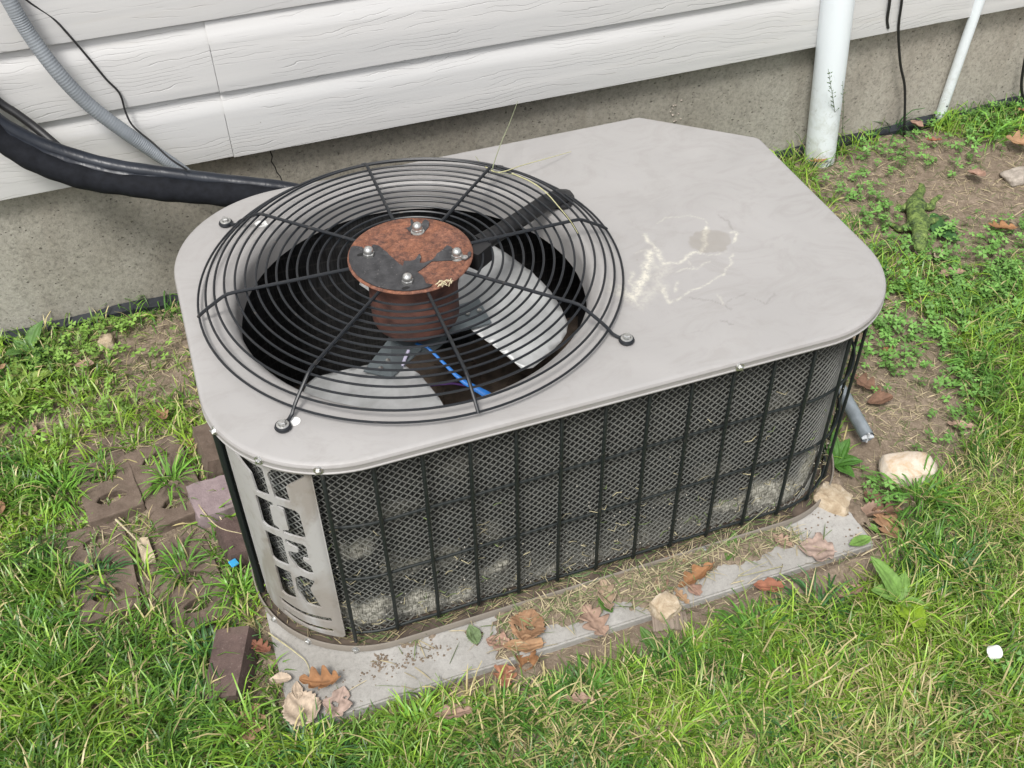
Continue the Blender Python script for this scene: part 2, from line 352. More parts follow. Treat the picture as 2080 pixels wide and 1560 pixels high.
# --- pad
def pad():
    m = MB(); w_, d_, h_ = PX1-PX0, PY1-PY0, .055
    bm = bmesh.new(); bmesh.ops.create_cube(bm, size=1)
    for v in bm.verts: v.co = Vector((PX0+(v.co.x+.5)*w_, PY0+(v.co.y+.5)*d_, -h_+(v.co.z+.5)*h_))
    bmesh.ops.bevel(bm, geom=list(bm.edges), offset=.003, segments=2, affect='EDGES')
    me = bpy.data.meshes.new('concrete_pad'); bm.to_mesh(me); bm.free()
    o = link('concrete_pad', me, MAT['slab'], None, False)
    tag(o, 'pale grey square concrete slab half buried under the air conditioner', 'slab')
pad()

# --- foundation wall
def foundation():
    e = empty('foundation_wall', (.6, WY, 0), 'rough grey brown concrete foundation wall below the siding', 'wall')
    m = MB(); m.box((1.2, WY+.1, .12), (7, .2, .52)); m.build('wall_face', MAT['foundation'], e, False)
    pts = [(0.1536, 1.869, 0.3306), (0.1559, 1.869, 0.3159), (0.1522, 1.869, 0.3057), (0.1575, 1.869, 0.2912), (0.1586, 1.869, 0.2798), (0.1637, 1.869, 0.2696), (0.1657, 1.869, 0.2578), (0.1702, 1.869, 0.243), (0.1705, 1.869, 0.2197)]
    m = MB(); m.tube(pts, .0011, 5); m.build('crack', MAT['dark'], e)
    m = MB()                                    # crumbly ledge of mortar near the right end
    for k in range(22):
        t = random.random(); m.lathe([(.0001, -.002), (.004*random.uniform(.4, 1), 0), (.0001, .002)], (1.02+.02*t+random.uniform(-.01, .01), WY-.001, .14+.13*random.random()), 6)
    m.build('mortar_bits', MAT['stonegrey'], e)
foundation()
def edging():
    m = MB()
    for a, b, z0, z1 in ((-1.2, .45, .0, .005), (.9, 2.6, .018, .04)):
        n = 40; V = []
        for i in range(n+1):
            x = a+(b-a)*i/n; zz = float(H(np.array([x]), np.array([1.84]))[0])+.012+.004*math.sin(x*23)
            V += [(x, WY-.02+.004*math.sin(x*17), zz-.05), (x, WY-.022+.004*math.sin(x*17), zz), (x, WY-.002, zz+.006)]
        F = [(3*i+k, 3*i+3+k, 3*i+4+k, 3*i+1+k) for i in range(n) for k in (0, 1)]; m.add(V, F)
    o = m.build('edging_strip', MAT['edging']); tag(o, 'black plastic strip running along the foot of the foundation wall', 'edging')
edging()

# --- siding : dutch-lap vinyl, two courses per panel
def siding_wall():
    e = empty('house_siding', (.6, WY, .347), 'white wood-grain vinyl clapboard siding on the house wall', 'siding')
    EX = .1338; Z0 = .347; ys = WY-.012
    def prof(z0, courses):
        P = []                                           # (y, z) going up
        for k in range(courses):
            z = z0+k*EX
            P += [(ys+.004, z+.006), (ys+.001, z+.0002), (ys-.0115, z), (ys-.0150, z+.0015), (ys-.0152, z+.005),
                  (ys-.0138, z+EX*.66), (ys-.0130, z+EX*.72), (ys-.0095, z+EX*.80), (ys-.0045, z+EX*.92), (ys-.0020, z+EX*1.0)]
        return P
    def panel(x0, x1, z0, courses, dy=0, lab=None):
        P = prof(z0, courses); n = max(2, int((x1-x0)/.06)); V = []; F = []
        XS = sorted([x0+(x1-x0)*i/n for i in range(n+1)]+[x0+.0006, x1-.0006]); n = len(XS)-1
        for x in XS:
            wob = .0006*math.sin(x*7+z0*9)
            V += [(x, y-dy+wob, z+.0010*math.sin(x*3.1+z0*5)) for y, z in P]
        m_ = len(P); F = [(i*m_+k, (i+1)*m_+k, (i+1)*m_+k+1, i*m_+k+1) for i in range(n) for k in range(m_-1)]
        mb = MB(); mb.add(V, F); me = mb.mesh('siding_panel')
        o = link('siding_panel', me, MAT['siding'], e); md = o.modifiers.new('thick', 'SOLIDIFY'); md.thickness = .0011; md.offset = 1
        sharp(me, 28)
        if lab: o['label'] = lab
    panel(-2.2, .094, Z0, 2); panel(.0835, 3.8, Z0, 2, .0042)
    panel(-2.2, 1.9, Z0+2*EX, 2); panel(1.89, 3.8, Z0+2*EX, 2, .0022)
    for k in range(2, 8): panel(-2.2, 3.8, Z0+2*k*EX, 2)
    mb = MB(); mb.box((.8, WY+.11, 1.42), (6, .2, 2.14)); mb.build('sheathing', MAT['dark'], e, False)
    m = MB()
    for k in range(2): m.add([(.0826, ys-.0150-.0040, Z0+k*EX+.001), (.0826, ys-.0010, Z0+k*EX+.001), (.0826, ys-.0010, Z0+(k+.92)*EX), (.0826, ys-.0138-.0040, Z0+(k+.64)*EX)], [(0, 1, 2, 3)])
    m.build('panel_end_shade', MAT['greyconduit'], e, False)  # dark grey face paints the shadow line where the panels overlap
siding_wall()

# ================================================================== AIR CONDITIONER
AC = empty('air_conditioner', (.45, 1.25, 0), 'beige and black outdoor air conditioner condenser with round fan guard', 'air conditioner')
CX, CY = .2765, 1.2629
def outline():
    P = []
    def arc(cx, cy, r, a0, a1, n):
        for i in range(n+1):
            a = R(a0+(a1-a0)*i/n); P.append((cx+r*math.cos(a), cy+r*math.sin(a), math.cos(a), math.sin(a), r))
    def seg(x0_, y0_, x1_, y1_, n):
        dx, dy = x1_-x0_, y1_-y0_; l = math.hypot(dx, dy)
        for i in range(1, n): t = i/n; P.append((x0_+dx*t, y0_+dy*t, dy/l, -dx/l, 0))
    arc(.127, 1.118, .19, 180, 270, 26); seg(.127, Y0, .7945, Y0, 34)
    arc(.7945, 1.098, .17, 270, 360, 24); seg(X1, 1.098, X1, 1.434, 18)
    # chamfer with small rounds at both ends
    a1 = 41.2; arc(X1-.02, 1.432, .02, 0, 48.6, 4); seg(.9577, 1.447, .8017, 1.5785, 10); arc(.788, Y1-.02, .02, 48.6, 90, 4)
    seg(.788, Y1, .127, Y1, 34); arc(.127, 1.394, .19, 90, 180, 26); seg(X0, 1.394, X0, 1.118, 14)
    return P
OUT = outline()
def ofs(d): return [(x-nx*d, y-ny*d) for x, y, nx, ny, r in OUT]
def resample(d, step=None, n=None, closed=True):
    P = ofs(d); P2 = P+[P[0]]; L = [0]
    for a, b in zip(P2, P2[1:]): L.append(L[-1]+math.hypot(b[0]-a[0], b[1]-a[1]))
    tot = L[-1]; n = n or max(3, int(tot/step)); 
    ss = np.arange(n)*tot/n; xs = np.interp(ss, L, [p[0] for p in P2]); ys_ = np.interp(ss, L, [p[1] for p in P2])
    nx = np.interp(ss, L, [o[2] for o in OUT]+[OUT[0][2]]); ny = np.interp(ss, L, [o[3] for o in OUT]+[OUT[0][3]])
    return ss, xs, ys_, nx, ny, tot
def strip(prof, name, mat, parent=AC, smooth=True, ang=30):
    n = len(OUT); V = []; 
    for d, z in prof: V += [(x, y, z) for x, y in ofs(d)]
    F = [(k*n+i, (k+1)*n+i, (k+1)*n+(i+1) % n, k*n+(i+1) % n) for k in range(len(prof)-1) for i in range(n)]
    mb = MB(); mb.add(V, F); return mb.build(name, mat, parent, smooth, ang)

# --- lid (top panel) : flat sheet with rolled edge, skirt and fan throat in one mesh; stains in Col
def segd(X, Y, a, b):
    ax_, ay_ = a; bx, by = b; dx, dy = bx-ax_, by-ay_; t = np.clip(((X-ax_)*dx+(Y-ay_)*dy)/(dx*dx+dy*dy+1e-12), 0, 1)
    return np.hypot(X-ax_-t*dx, Y-ay_-t*dy), t
def lid():
    bm = bmesh.new(); n = len(OUT)
    prof = [(.0075, TOP), (.0045, TOP-.0006), (.0018, TOP-.0022), (.0003, TOP-.005), (0, TOP-.0065), (.0010, TOP-.009), (.0010, TOP-.0145), (-.0003, TOP-.0158), (.0002, TOP-.0178), (.004, TOP-.018)]
    rings = []
    for d, z in prof: rings.append([bm.verts.new((x, y, z)) for x, y in ofs(d)])
    NH = 96; hp = []
    for k in range(7):
        a = PI/2*k/6; hp.append((.286-.021*math.sin(a), TOP-.021*(1-math.cos(a))))
    hp += [(.2645, TOP-.035), (.264, TOP-.052), (.268, TOP-.054)]
    hr = [[bm.verts.new((CX+r*math.cos(2*PI*i/NH), CY+r*math.sin(2*PI*i/NH), z)) for i in range(NH)] for r, z in hp]
    for A in (rings, hr):
        for a, b in zip(A, A[1:]):
            m_ = len(a)
            for i in range(m_): bm.faces.new((a[i], b[i], b[(i+1) % m_], a[(i+1) % m_]) if A is rings else (a[i], a[(i+1) % m_], b[(i+1) % m_], b[i]))
    es = []
    for A in (rings[0], hr[0]):
        for i in range(len(A)):
            e = bm.edges.get((A[i], A[(i+1) % len(A)])); es.append(e)
    g = bmesh.ops.triangle_fill(bm, use_beauty=True, use_dissolve=False, edges=es)
    top = [f for f in g['geom'] if isinstance(f, bmesh.types.BMFace)]
    bmesh.ops.recalc_face_normals(bm, faces=bm.faces)
    def cut(faces, co, no):
        geom = list(set(faces)|{e for f in faces for e in f.edges}|{v for f in faces for v in f.verts})
        return [f for f in bmesh.ops.bisect_plane(bm, geom=geom, plane_co=co, plane_no=no, dist=1e-6)['geom'] if isinstance(f, bmesh.types.BMFace)]
    def inr(f, a, b, c, d):
        q = f.calc_center_median(); return a < q.x < b and c < q.y < d and abs(q.z-TOP) < 1e-4
    rx0, rx1, ry0, ry1 = .57, .83, 1.0, 1.37
    fs = top
    for co, no in (((rx0, 0, 0), (1, 0, 0)), ((rx1, 0, 0), (1, 0, 0)), ((0, ry0, 0), (0, 1, 0)), ((0, ry1, 0), (0, 1, 0))):
        fs = cut([f for f in bm.faces if abs(f.calc_center_median().z-TOP) < 1e-4 and abs(f.normal.z) > .99], co, no)
    fs = [f for f in bm.faces if inr(f, rx0, rx1, ry0, ry1)]
    bmesh.ops.delete(bm, geom=fs, context='FACES')
    nx_, ny_ = 104, 148
    gv = [[bm.verts.new((rx0+(rx1-rx0)*i/nx_, ry0+(ry1-ry0)*j/ny_, TOP)) for i in range(nx_+1)] for j in range(ny_+1)]
    for j in range(ny_):
        for i in range(nx_): bm.faces.new((gv[j][i], gv[j][i+1], gv[j+1][i+1], gv[j+1][i]))
    me = bpy.data.meshes.new('top_panel'); bm.to_mesh(me); bm.free()
    co = np.zeros(len(me.vertices)*3); me.vertices.foreach_get('co', co); co = co.reshape(-1, 3); X, Y, Z = co.T
    on = (Z > TOP-1e-3)
    col = np.zeros((len(X), 3))
    wx = X+(fbm(X*70, Y*70, 1, 3)-.5)*.012; wy = Y+(fbm(X*70, Y*70, 9, 3)-.5)*.012
    S = [([(0.654, 1.2436), (0.6499, 1.2216), (0.6529, 1.2105), (0.6475, 1.1735)], 0.0035, 0.8), ([(0.6399, 1.1957), (0.6305, 1.1799), (0.6155, 1.1602), (0.6065, 1.145), (0.5858, 1.1253), (0.5689, 1.1048), (0.5573, 1.0916), (0.5457, 1.0701)], 0.0075, 0.95), ([(0.5921, 1.1628), (0.5718, 1.1156), (0.5458, 1.0786)], 0.004, 0.6), ([(0.6821, 1.2639), (0.705, 1.2728), (0.7275, 1.2713), (0.7473, 1.2603), (0.7573, 1.2424), (0.751, 1.224)], 0.0016, 0.45), ([(0.7518, 1.2254), (0.7394, 1.2113), (0.7293, 1.1916), (0.7135, 1.1745), (0.7013, 1.1726)], 0.0042, 1.0), ([(0.7013, 1.1726), (0.6827, 1.1635), (0.6652, 1.1605), (0.6483, 1.1668)], 0.0035, 0.8), ([(0.7078, 1.1734), (0.718, 1.1614), (0.7357, 1.1564), (0.7533, 1.1627)], 0.0015, 0.5), ([(0.7764, 1.2024), (0.786, 1.1988), (0.7732, 1.175)], 0.0022, 0.85), ([(0.7559, 1.1504), (0.7444, 1.1306), (0.7246, 1.116), (0.7009, 1.1048), (0.6765, 1.0957), (0.654, 1.0936), (0.6425, 1.086)], 0.0018, 0.7), ([(0.7138, 1.1453), (0.6889, 1.1357), (0.6708, 1.1394), (0.6548, 1.1392)], 0.0017, 0.55), ([(0.6821, 1.1541), (0.6889, 1.1357)], 0.0015, 0.4), ([(0.6208, 1.1091), (0.6156, 1.0902), (0.6139, 1.0747), (0.6352, 1.0829)], 0.0028, 0.7), ([(0.6447, 1.1183), (0.6327, 1.1016)], 0.0025, 0.6), ([(0.5849, 1.1106), (0.6065, 1.1115), (0.5873, 1.095), (0.5625, 1.0781)], 0.009, 0.28), ([(0.6323, 1.1665), (0.6465, 1.1548), (0.6207, 1.1335), (0.6187, 1.1129)], 0.01, 0.28), ([(0.6177, 1.2041), (0.6305, 1.2058), (0.6455, 1.2034)], 0.002, 0.35), ([(0.6894, 1.0714), (0.6811, 1.048)], 0.0016, 0.4)]
    for pl, wd, st in S:
        for a, b in zip(pl, pl[1:]):
            d, t = segd(wx, wy, a, b); col[:, 0] = np.maximum(col[:, 0], st*.66*np.clip(1.2-.85*d/wd, 0, 1)**1.3)
    # big oval water mark
    c_ = (0.7399, 1.1918, 0.425); q = np.hypot((wx-c_[0])/.033, (wy-c_[1])/.0285); col[:, 1] = np.maximum(col[:, 1], np.clip((1.04-q)*14, 0, 1)*(.75+.5*(fbm(X*60, Y*60, 4)-.5)))
    D = [([(0.6449, 1.0792), (0.6645, 1.0645), (0.6775, 1.0523), (0.6905, 1.033)], 0.7), ([(0.6927, 1.0481), (0.7315, 1.0586)], 0.6), ([(0.6657, 1.0167), (0.6774, 1.0011), (0.6935, 0.9785), (0.7103, 0.9613)], 0.9), ([(0.6708, 0.987), (0.6702, 0.979), (0.6651, 0.9728)], 1), ([(0.7364, 1.039), (0.7426, 1.0221), (0.7678, 1.039)], 0.6), ([(0.786, 1.2509), (0.7908, 1.2297), (0.7871, 1.2069)], 0.7), ([(0.67, 0.9629), (0.6757, 0.9461)], 0.6), ([(0.6118, 1.005), (0.6265, 1.0008)], 0.4)]
    for pl, st in D:
        for a, b in zip(pl, pl[1:]):
            d, t = segd(wx, wy, a, b); col[:, 2] = np.maximum(col[:, 2], st*.6*np.clip(1.2-d/.0016, 0, 1))
    col[~on] = 0
    a = me.color_attributes.new('Col', 'FLOAT_COLOR', 'POINT'); a.data.foreach_set('color', np.hstack([col, np.ones((len(X), 1))]).astype(np.float32).ravel())
    o = link('top_panel', me, MAT['lid'], AC); sharp(me, 30); return o
lid()

# --- coil, lattice, grille
Zb, Zt = .012, .398
DB = [(0.0894, 0.0522, 0.028, 0.024, 1.0), (0.1108, 0.0736, 0.02, 0.02, 0.7), (0.1702, 0.0442, 0.035, 0.03, 1.0), (0.2414, 0.0354, 0.035, 0.026, 1.0), (0.3033, 0.0763, 0.014, 0.014, 1.0), (0.3143, 0.0133, 0.018, 0.02, 0.8), (0.3812, 0.0339, 0.018, 0.014, 0.9), (0.4796, 0.0213, 0.03, 0.02, 0.6), (0.0956, 0.2068, 0.035, 0.03, 0.55), (0.1553, 0.1447, 0.03, 0.03, 0.5), (0.2157, 0.1409, 0.03, 0.03, 0.45), (0.2861, 0.1685, 0.03, 0.03, 0.35), (0.5353, 0.0351, 0.03, 0.02, 0.5), (0.6317, 0.0444, 0.02, 0.02, 0.6), (0.7028, 0.0524, 0.03, 0.02, 0.8), (0.7599, 0.0666, 0.035, 0.03, 1.0), (0.8148, 0.0444, 0.04, 0.035, 1.0), (0.8551, 0.0783, 0.03, 0.05, 1.0), (0.7664, 0.2597, 0.03, 0.04, 0.35), (0.152, 0.2702, 0.03, 0.02, 0.3), (0.2475, 0.315, 0.02, 0.04, 0.25), (0.6626, 0.1533, 0.03, 0.03, 0.3), (0.5784, 0.1399, 0.05, 0.03, 0.3)]
def dirt(x, z, s):
    d = .10+.32*sstep((.12-z)/.10)
    wx = x+(fbm(s*28, z*28, 33, 4)-.5)*.06; wz = z+(fbm(s*28, z*28, 55, 4)-.5)*.05
    for bx, bz, rx, rz, wt in DB: d = np.maximum(d, wt*sstep(1.45-np.hypot((wx-bx)/rx, (wz-bz)/rz)))
    return np.clip(d*(.55+.8*fbm(s*60, z*60, 21, 3)), 0, 1)
def inside_out(x, y, d=0.):
    """True where (x, y) lies inside the cabinet outline pulled in by d"""
    P = ofs(d); r_ = np.zeros(np.shape(x), bool); j = len(P)-1
    for i in range(len(P)):
        xi, yi = P[i]; xj, yj = P[j]
        if yi != yj: r_ ^= ((yi > y) != (yj > y)) & (x < (xj-xi)*(y-yi)/(yj-yi)+xi)
        j = i
    return r_
def coil():
    ss, xs, ys_, nx, ny, tot = resample(.036, .006); zs = np.arange(Zb, Zt+.001, .005); n = len(ss)
    V = []; K = []
    for z in zs:
        for i in range(n+1): j = i % n; V.append((xs[j], ys_[j], z)); K.append((ss[j] if i < n else tot, z, 0))
    V = np.array(V); K = np.array(K)
    D = dirt(V[:, 0], V[:, 2], K[:, 0]); D[(V[:, 1] > 1.05) & (V[:, 0] < .9)] *= .2
    lf = (V[:, 0] < .03) & (V[:, 1] < 1.12); D[lf] = np.clip(.15+.8*sstep((.10-V[lf, 2])/.06)*(.4+fbm(K[lf, 0]*50, V[lf, 2]*50, 8)), 0, 1)
    K[:, 2] = D; m_ = len(zs); w_ = n+1; i = np.arange(m_-1)[:, None]*w_+np.arange(n)[None]
    F = np.stack([i, i+1, i+w_+1, i+w_], -1).reshape(-1, 4)
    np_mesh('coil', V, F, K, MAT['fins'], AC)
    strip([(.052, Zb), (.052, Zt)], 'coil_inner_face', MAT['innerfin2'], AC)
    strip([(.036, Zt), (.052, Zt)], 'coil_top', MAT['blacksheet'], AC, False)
    strip([(.013, Zt+.002), (.030, Zt+.003), (.0375, Zt+.001)], 'top_filler', MAT['blacksheet'], AC, False)
def inner():
    m = NM('inner_coil_fins', .8); v = m.co(); cb = m.n('ShaderNodeMapping'); m.L(v, cb.inputs[0]); cb.inputs['Scale'].default_value = (900, 900, 30)
    n = m.noise(.5, 2, .5, cb.outputs[0]); o = m.n('ShaderNodeSeparateXYZ'); m.L(v, o.inputs[0]); fr = m.math('FRACT', m.math('MULTIPLY', o.outputs[2], 38.))
    b = m.mix(m.ramp(n, [(.4, 0.), (.6, 1.)]), (.003, .003, .003), (.020, .020, .021)); b = m.mix(m.ramp(fr, [(.0, 0.), (.1, .7), (.2, 0.)]), b, (.04, .038, .036)); m.col(b); return m.m
MAT['innerfin2'] = inner()
coil()

def lattice():
    """expanded plastic mesh: two families of slanted strands, dropped or dulled where fluff lies on them"""
    for fam, (d, wd, name) in enumerate(((.0285, .0019, 'protective_mesh'), (.0300, .0016, 'protective_mesh'))):
        ss, xs, ys_, nx, ny, tot = resample(d, .0015)
        sx = np.append(ss, tot); X = np.append(xs, xs[0]); Y = np.append(ys_, ys_[0]); NX = np.append(nx, nx[0]); NY = np.append(ny, ny[0])
        CW, CH = .0124, .0126; sgn = 1 if fam == 0 else -1; nrow = int((Zt-.013)/CH*2); ncol = int(tot/CW)
        cw = tot/ncol; S0 = []; S1 = []; Z0_ = []; Z1_ = []
        # strand nodes on a half-cell lattice
        for c in range(ncol):
            k = np.arange(nrow); z0 = .013+k*CH/2; z1 = z0+CH/2; s0 = (c*cw+sgn*k*cw/2); s1 = s0+sgn*cw/2
            S0.append(s0); S1.append(s1); Z0_.append(z0); Z1_.append(z1)
        S0, S1, Z0_, Z1_ = map(np.concatenate, (S0, S1, Z0_, Z1_)); 
        off = np.floor(S0/tot)*tot; S0 = S0-off; S1 = S1-off; 
        jit = lambda s_, z_: (fbm(s_*40, z_*40, 77, 2)-.5)*.0012
        def pos(s_, z_, dn_):
            q = np.mod(s_, tot); x = np.interp(q, sx, X)+np.interp(q, sx, NX)*dn_; y = np.interp(q, sx, Y)+np.interp(q, sx, NY)*dn_
            return x, y
        xm, ym = pos((S0+S1)/2, 0, 0); D = dirt(xm, Z0_, S0); D[(ym > 1.05) & (xm < .9)] *= .2
        lf = (xm < .03) & (ym < 1.12); D[lf] = sstep((.085-Z0_[lf])/.03)*fbm(S0[lf]*60, Z0_[lf]*60, 5)
        keep = (D < .40+.2*rng.random(len(D))) & ((ym < 1.2) | (xm > .93)); S0, S1, Z0_, Z1_, D = (a[keep] for a in (S0, S1, Z0_, Z1_, D))
        n = len(S0); ln = np.hypot(cw/2, CH/2); ox = -(CH/2)/ln*wd/2*sgn; oz = (cw/2)/ln*wd/2
        V = []
        for (s_, z_) in ((S0, Z0_), (S1, Z1_)):
            for sg, dn_ in ((-1, 0.), (1, 0.0003 if fam == 0 else -.0006)):
                a, b = s_+sg*ox, z_+sg*oz; x, y = pos(a, b, dn_+jit(s_, z_)); V.append(np.stack([x, y, b], 1))
        for (s_, z_) in ((S0, Z0_), (S1, Z1_)):            # inner flange gives each strand depth
            a, b = s_-ox, z_-oz; x, y = pos(a, b, -.0022+jit(s_, z_)); V.append(np.stack([x, y, b], 1))
        V = np.stack(V, 1).reshape(-1, 3); i = np.arange(n)*6
        F = np.concatenate([np.stack([i, i+2, i+3, i+1], 1), np.stack([i+4, i+5, i+2, i], 1)])
        c = (np.array([.150, .156, .148])*(1 if fam == 0 else .8))[None]*(1-D[:, None]*.35)+D[:, None]*np.array([.17, .16, .13])*.9; c = c*(.85+.3*rng.random((n, 1)))*np.where((V[::6, 0] < .055) & (V[::6, 1] < 1.12), 1.9, 1.)[:, None]; c = np.repeat(c, 6, 0)  # strands at the left corner painted lighter to offset the corner panel's shade
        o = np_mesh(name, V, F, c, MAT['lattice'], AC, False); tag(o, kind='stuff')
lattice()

WX = [.0645+.0655*k for k in range(-0, 12)]
def grille():
    D1, D2 = .0135, .0165
    def vert(px, py, nx, ny, r=.0026):
        m = MB(); j = [random.uniform(-.0008, .0008) for _ in range(2)]
        P = [(px-nx*.004, py-ny*.004, .403), (px, py, .398), (px+j[0], py+j[1], .3), (px, py, .2), (px+j[1], py, .1), (px, py, .028), (px-nx*.003, py-ny*.003, .022)]
        m.tube(P, r, 8); m.build('vertical_wire', MAT['grillewire'], AC)
    ss, xs, ys_, nx, ny, tot = resample(D1, .002)
    for x in WX[:12]: vert(x, Y0+D1, 0, -1, .0029)
    i0 = int(np.argmin(np.hypot(xs-WX[11], ys_-(Y0+D1)))); s = ss[i0]
    k = 1
    while k < 13:                                   # around the front-right corner and along the right side
        j = int(np.argmin(abs(ss-(s+k*.0655)))); vert(xs[j], ys_[j], nx[j], ny[j]); k += 1
    i1 = int(np.argmin(np.hypot(xs-(X0+D1), ys_-1.10)))   # left side, from the corner panel back
    for k in range(0, 7):
        j = (i1-int(k*.0655/.002)) % len(ss); vert(xs[j], ys_[j], nx[j], ny[j])
    # horizontal wires: one wraps front and right, one the left
    def run(a, b, z, d, r=.0024):
        ss, xs, ys_, nx, ny, tot = resample(d, .006); P = []
        j = int(np.argmin(np.hypot(xs-a[0], ys_-a[1]))); e = int(np.argmin(np.hypot(xs-b[0], ys_-b[1]))); n = (e-j) % len(ss)
        for k in range(n+1):
            q = (j+k) % len(ss); P.append((xs[q], ys_[q], z+.0006*math.sin(k*.35+z*90)))
        m = MB(); m.tube(P, r, 8); m.build('horizontal_wire', MAT['grillewire'], AC)
    for z in (.389,   .2785, .161, .0265): run((.058, Y0+D2), (.93, 1.48), z, D2+.002)
    for z in (.389, .2785, .161, .0265): run((.15, Y1-D2), (X0+D2, 1.09), z, D2+.002)
    m = MB()                                        # thick black corner rod left of the beige panel
    px, py = X0+.010, 1.083
    m.tube([(px, py, .028), (px, py, .404)], .0052, 10); m.build('corner_rod', MAT['grillewire'], AC)
grille()

def corner_panel():
    Rp = .1785; cx, cy = .127, 1.118; dg = R(1)*Rp
    def P(th, z): return (th*dg, z)
    poly = [P(-164.5, .026), P(-115.2, .022), P(-115.2, .3965), P(-160, .3965), P(-164.5, .392)]
    hl = [[(-157.2, .3865), (-138.4, .383), (-137.9, .331), (-145.6, .326), (-146.4, .359)],
          [(-146.8, .313), (-137.3, .316), (-137.0, .257), (-144.6, .2535), (-146.9, .257)],
          [(-146.8, .237), (-137.3, .240), (-137.2, .178), (-144.8, .174), (-146.9, .178)],
          [(-146.6, .157), (-137.6, .160), (-137.8, .0955), (-144.6, .090), (-146.8, .094)],
          [(-135.6, .377), (-132.6, .389), (-118.4, .3915), (-118.6, .387), (-127.8, .363), (-127.3, .333), (-134.6, .333)],
          [(-132.2, .316), (-126.0, .314), (-124.7, .309), (-124.2, .261), (-125.4, .2575), (-134.8, .2575), (-134.9, .264), (-131.6, .267), (-131.9, .309), (-134.6, .311), (-134.6, .3155)],
          [(-134.8, .241), (-126.5, .241), (-125.0, .237), (-125.2, .2085), (-128.0, .2105), (-128.0, .2045), (-124.9, .196), (-124.4, .178), (-127.0, .176), (-131.8, .182), (-134.6, .2), (-134.8, .215), (-130.0, .2185), (-129.2, .222), (-129.6, .2275), (-134.9, .2325)],
          [(-134.6, .151), (-131.2, .162), (-125.2, .158), (-125.0, .1545), (-128.0, .136), (-124.4, .096), (-124.6, .0935), (-131.6, .095), (-135.2, .122)],
          [(-150.4, .070), (-135, .0665), (-120.6, .069), (-120.6, .0600), (-135, .057), (-149.6, .0595)],
          [(-150.0, .0415), (-135, .0385), (-121.0, .040), (-121.0, .0330), (-135, .0305), (-149.6, .0335)],
          [(-139.9, .304), (-139.4, .304)]]
    hl = hl[:-1]
    # the hanging square plate widens the centre bar to the left inside the second opening
    hl[1] = [(-146.8, .313), (-137.3, .3155), (-137.3, .3065), (-139.6, .3055), (-139.8, .268), (-137.4, .264), (-137.0, .257), (-144.6, .2535), (-146.9, .257)]
    def grow(h):
        cx_ = sum(p[0] for p in h)/len(h); cz_ = sum(p[1] for p in h)/len(h); z_ = [p[1] for p in h]; hh_ = max(z_)-min(z_); ww = max(p[0] for p in h)-min(p[0] for p in h)
        return [(cx_+(x-cx_)*(1+.75/ww), cz_+(z-cz_)*(1+.0032/hh_)) for x, z in h]
    hl = [grow(h) for h in hl]
    def rnd(pts, r=.0024):
        q = [Vector(P(*p)) for p in pts]; out = []; n = len(q)
        for i in range(n):
            a, b, c = q[i-1], q[i], q[(i+1) % n]; l1 = (a-b).length; l2 = (c-b).length; rr = min(r, l1*.4, l2*.4)
            s_ = b+(a-b)/l1*rr; e_ = b+(c-b)/l2*rr
            for t in (0, .5, 1): out.append((s_*(1-t)**2+b*2*t*(1-t)+e_*t*t))
        return out
    bm = bmesh.new(); loops = [rnd([(x/dg, z) for x, z in poly], .003)]+[rnd(h) for h in hl]; es = []; hv = []
    for lp in loops:
        vs = [bm.verts.new((p.x, p.y, 0)) for p in lp]; hv.append(vs)
        for i in range(len(vs)): es.append(bm.edges.new((vs[i], vs[(i+1) % len(vs)])))
    bmesh.ops.triangle_fill(bm, use_beauty=True, use_dissolve=False, edges=es)
    for th in np.arange(-163, -115, 2.0):
        bmesh.ops.bisect_plane(bm, geom=bm.verts[:]+bm.edges[:]+bm.faces[:], plane_co=(th*dg, 0, 0), plane_no=(1, 0, 0), dist=1e-6)
    bmesh.ops.recalc_face_normals(bm, faces=bm.faces)
    if sum(f.normal.z for f in bm.faces) < 0: bmesh.ops.reverse_faces(bm, faces=bm.faces)
    r = bmesh.ops.extrude_face_region(bm, geom=bm.faces[:]); ex = {v for v in r['geom'] if isinstance(v, bmesh.types.BMVert)}
    for v in bm.verts:
        dep = 0 if v in ex else -.0028; th = v.co.x/dg; z = v.co.y; rr = Rp+dep
        if v in ex:
            bd = min(abs(th+164.5), abs(th+115.2)); rr -= .004*max(0, 1-bd/1.6)**2
        v.co = Vector((cx+rr*math.cos(R(th)), cy+rr*math.sin(R(th)), z))
    me = bpy.data.meshes.new('corner_panel'); bm.to_mesh(me); bm.free()
    o = link('corner_panel', me, MAT['panel'], AC); md = o.modifiers.new('b', 'BEVEL'); md.width = .0008; md.segments = 2; md.limit_method = 'ANGLE'; md.angle_limit = R(50)
    sharp(me, 40); o['label'] = 'beige cut-out corner panel of the cabinet'
    m = MB(); a = R(-165.4)
    m.tube([(cx+(Rp-.002)*math.cos(a), cy+(Rp-.002)*math.sin(a), z) for z in (.03, .39)], .0016, 6); m.build('panel_edge', MAT['panel'], AC)
corner_panel()

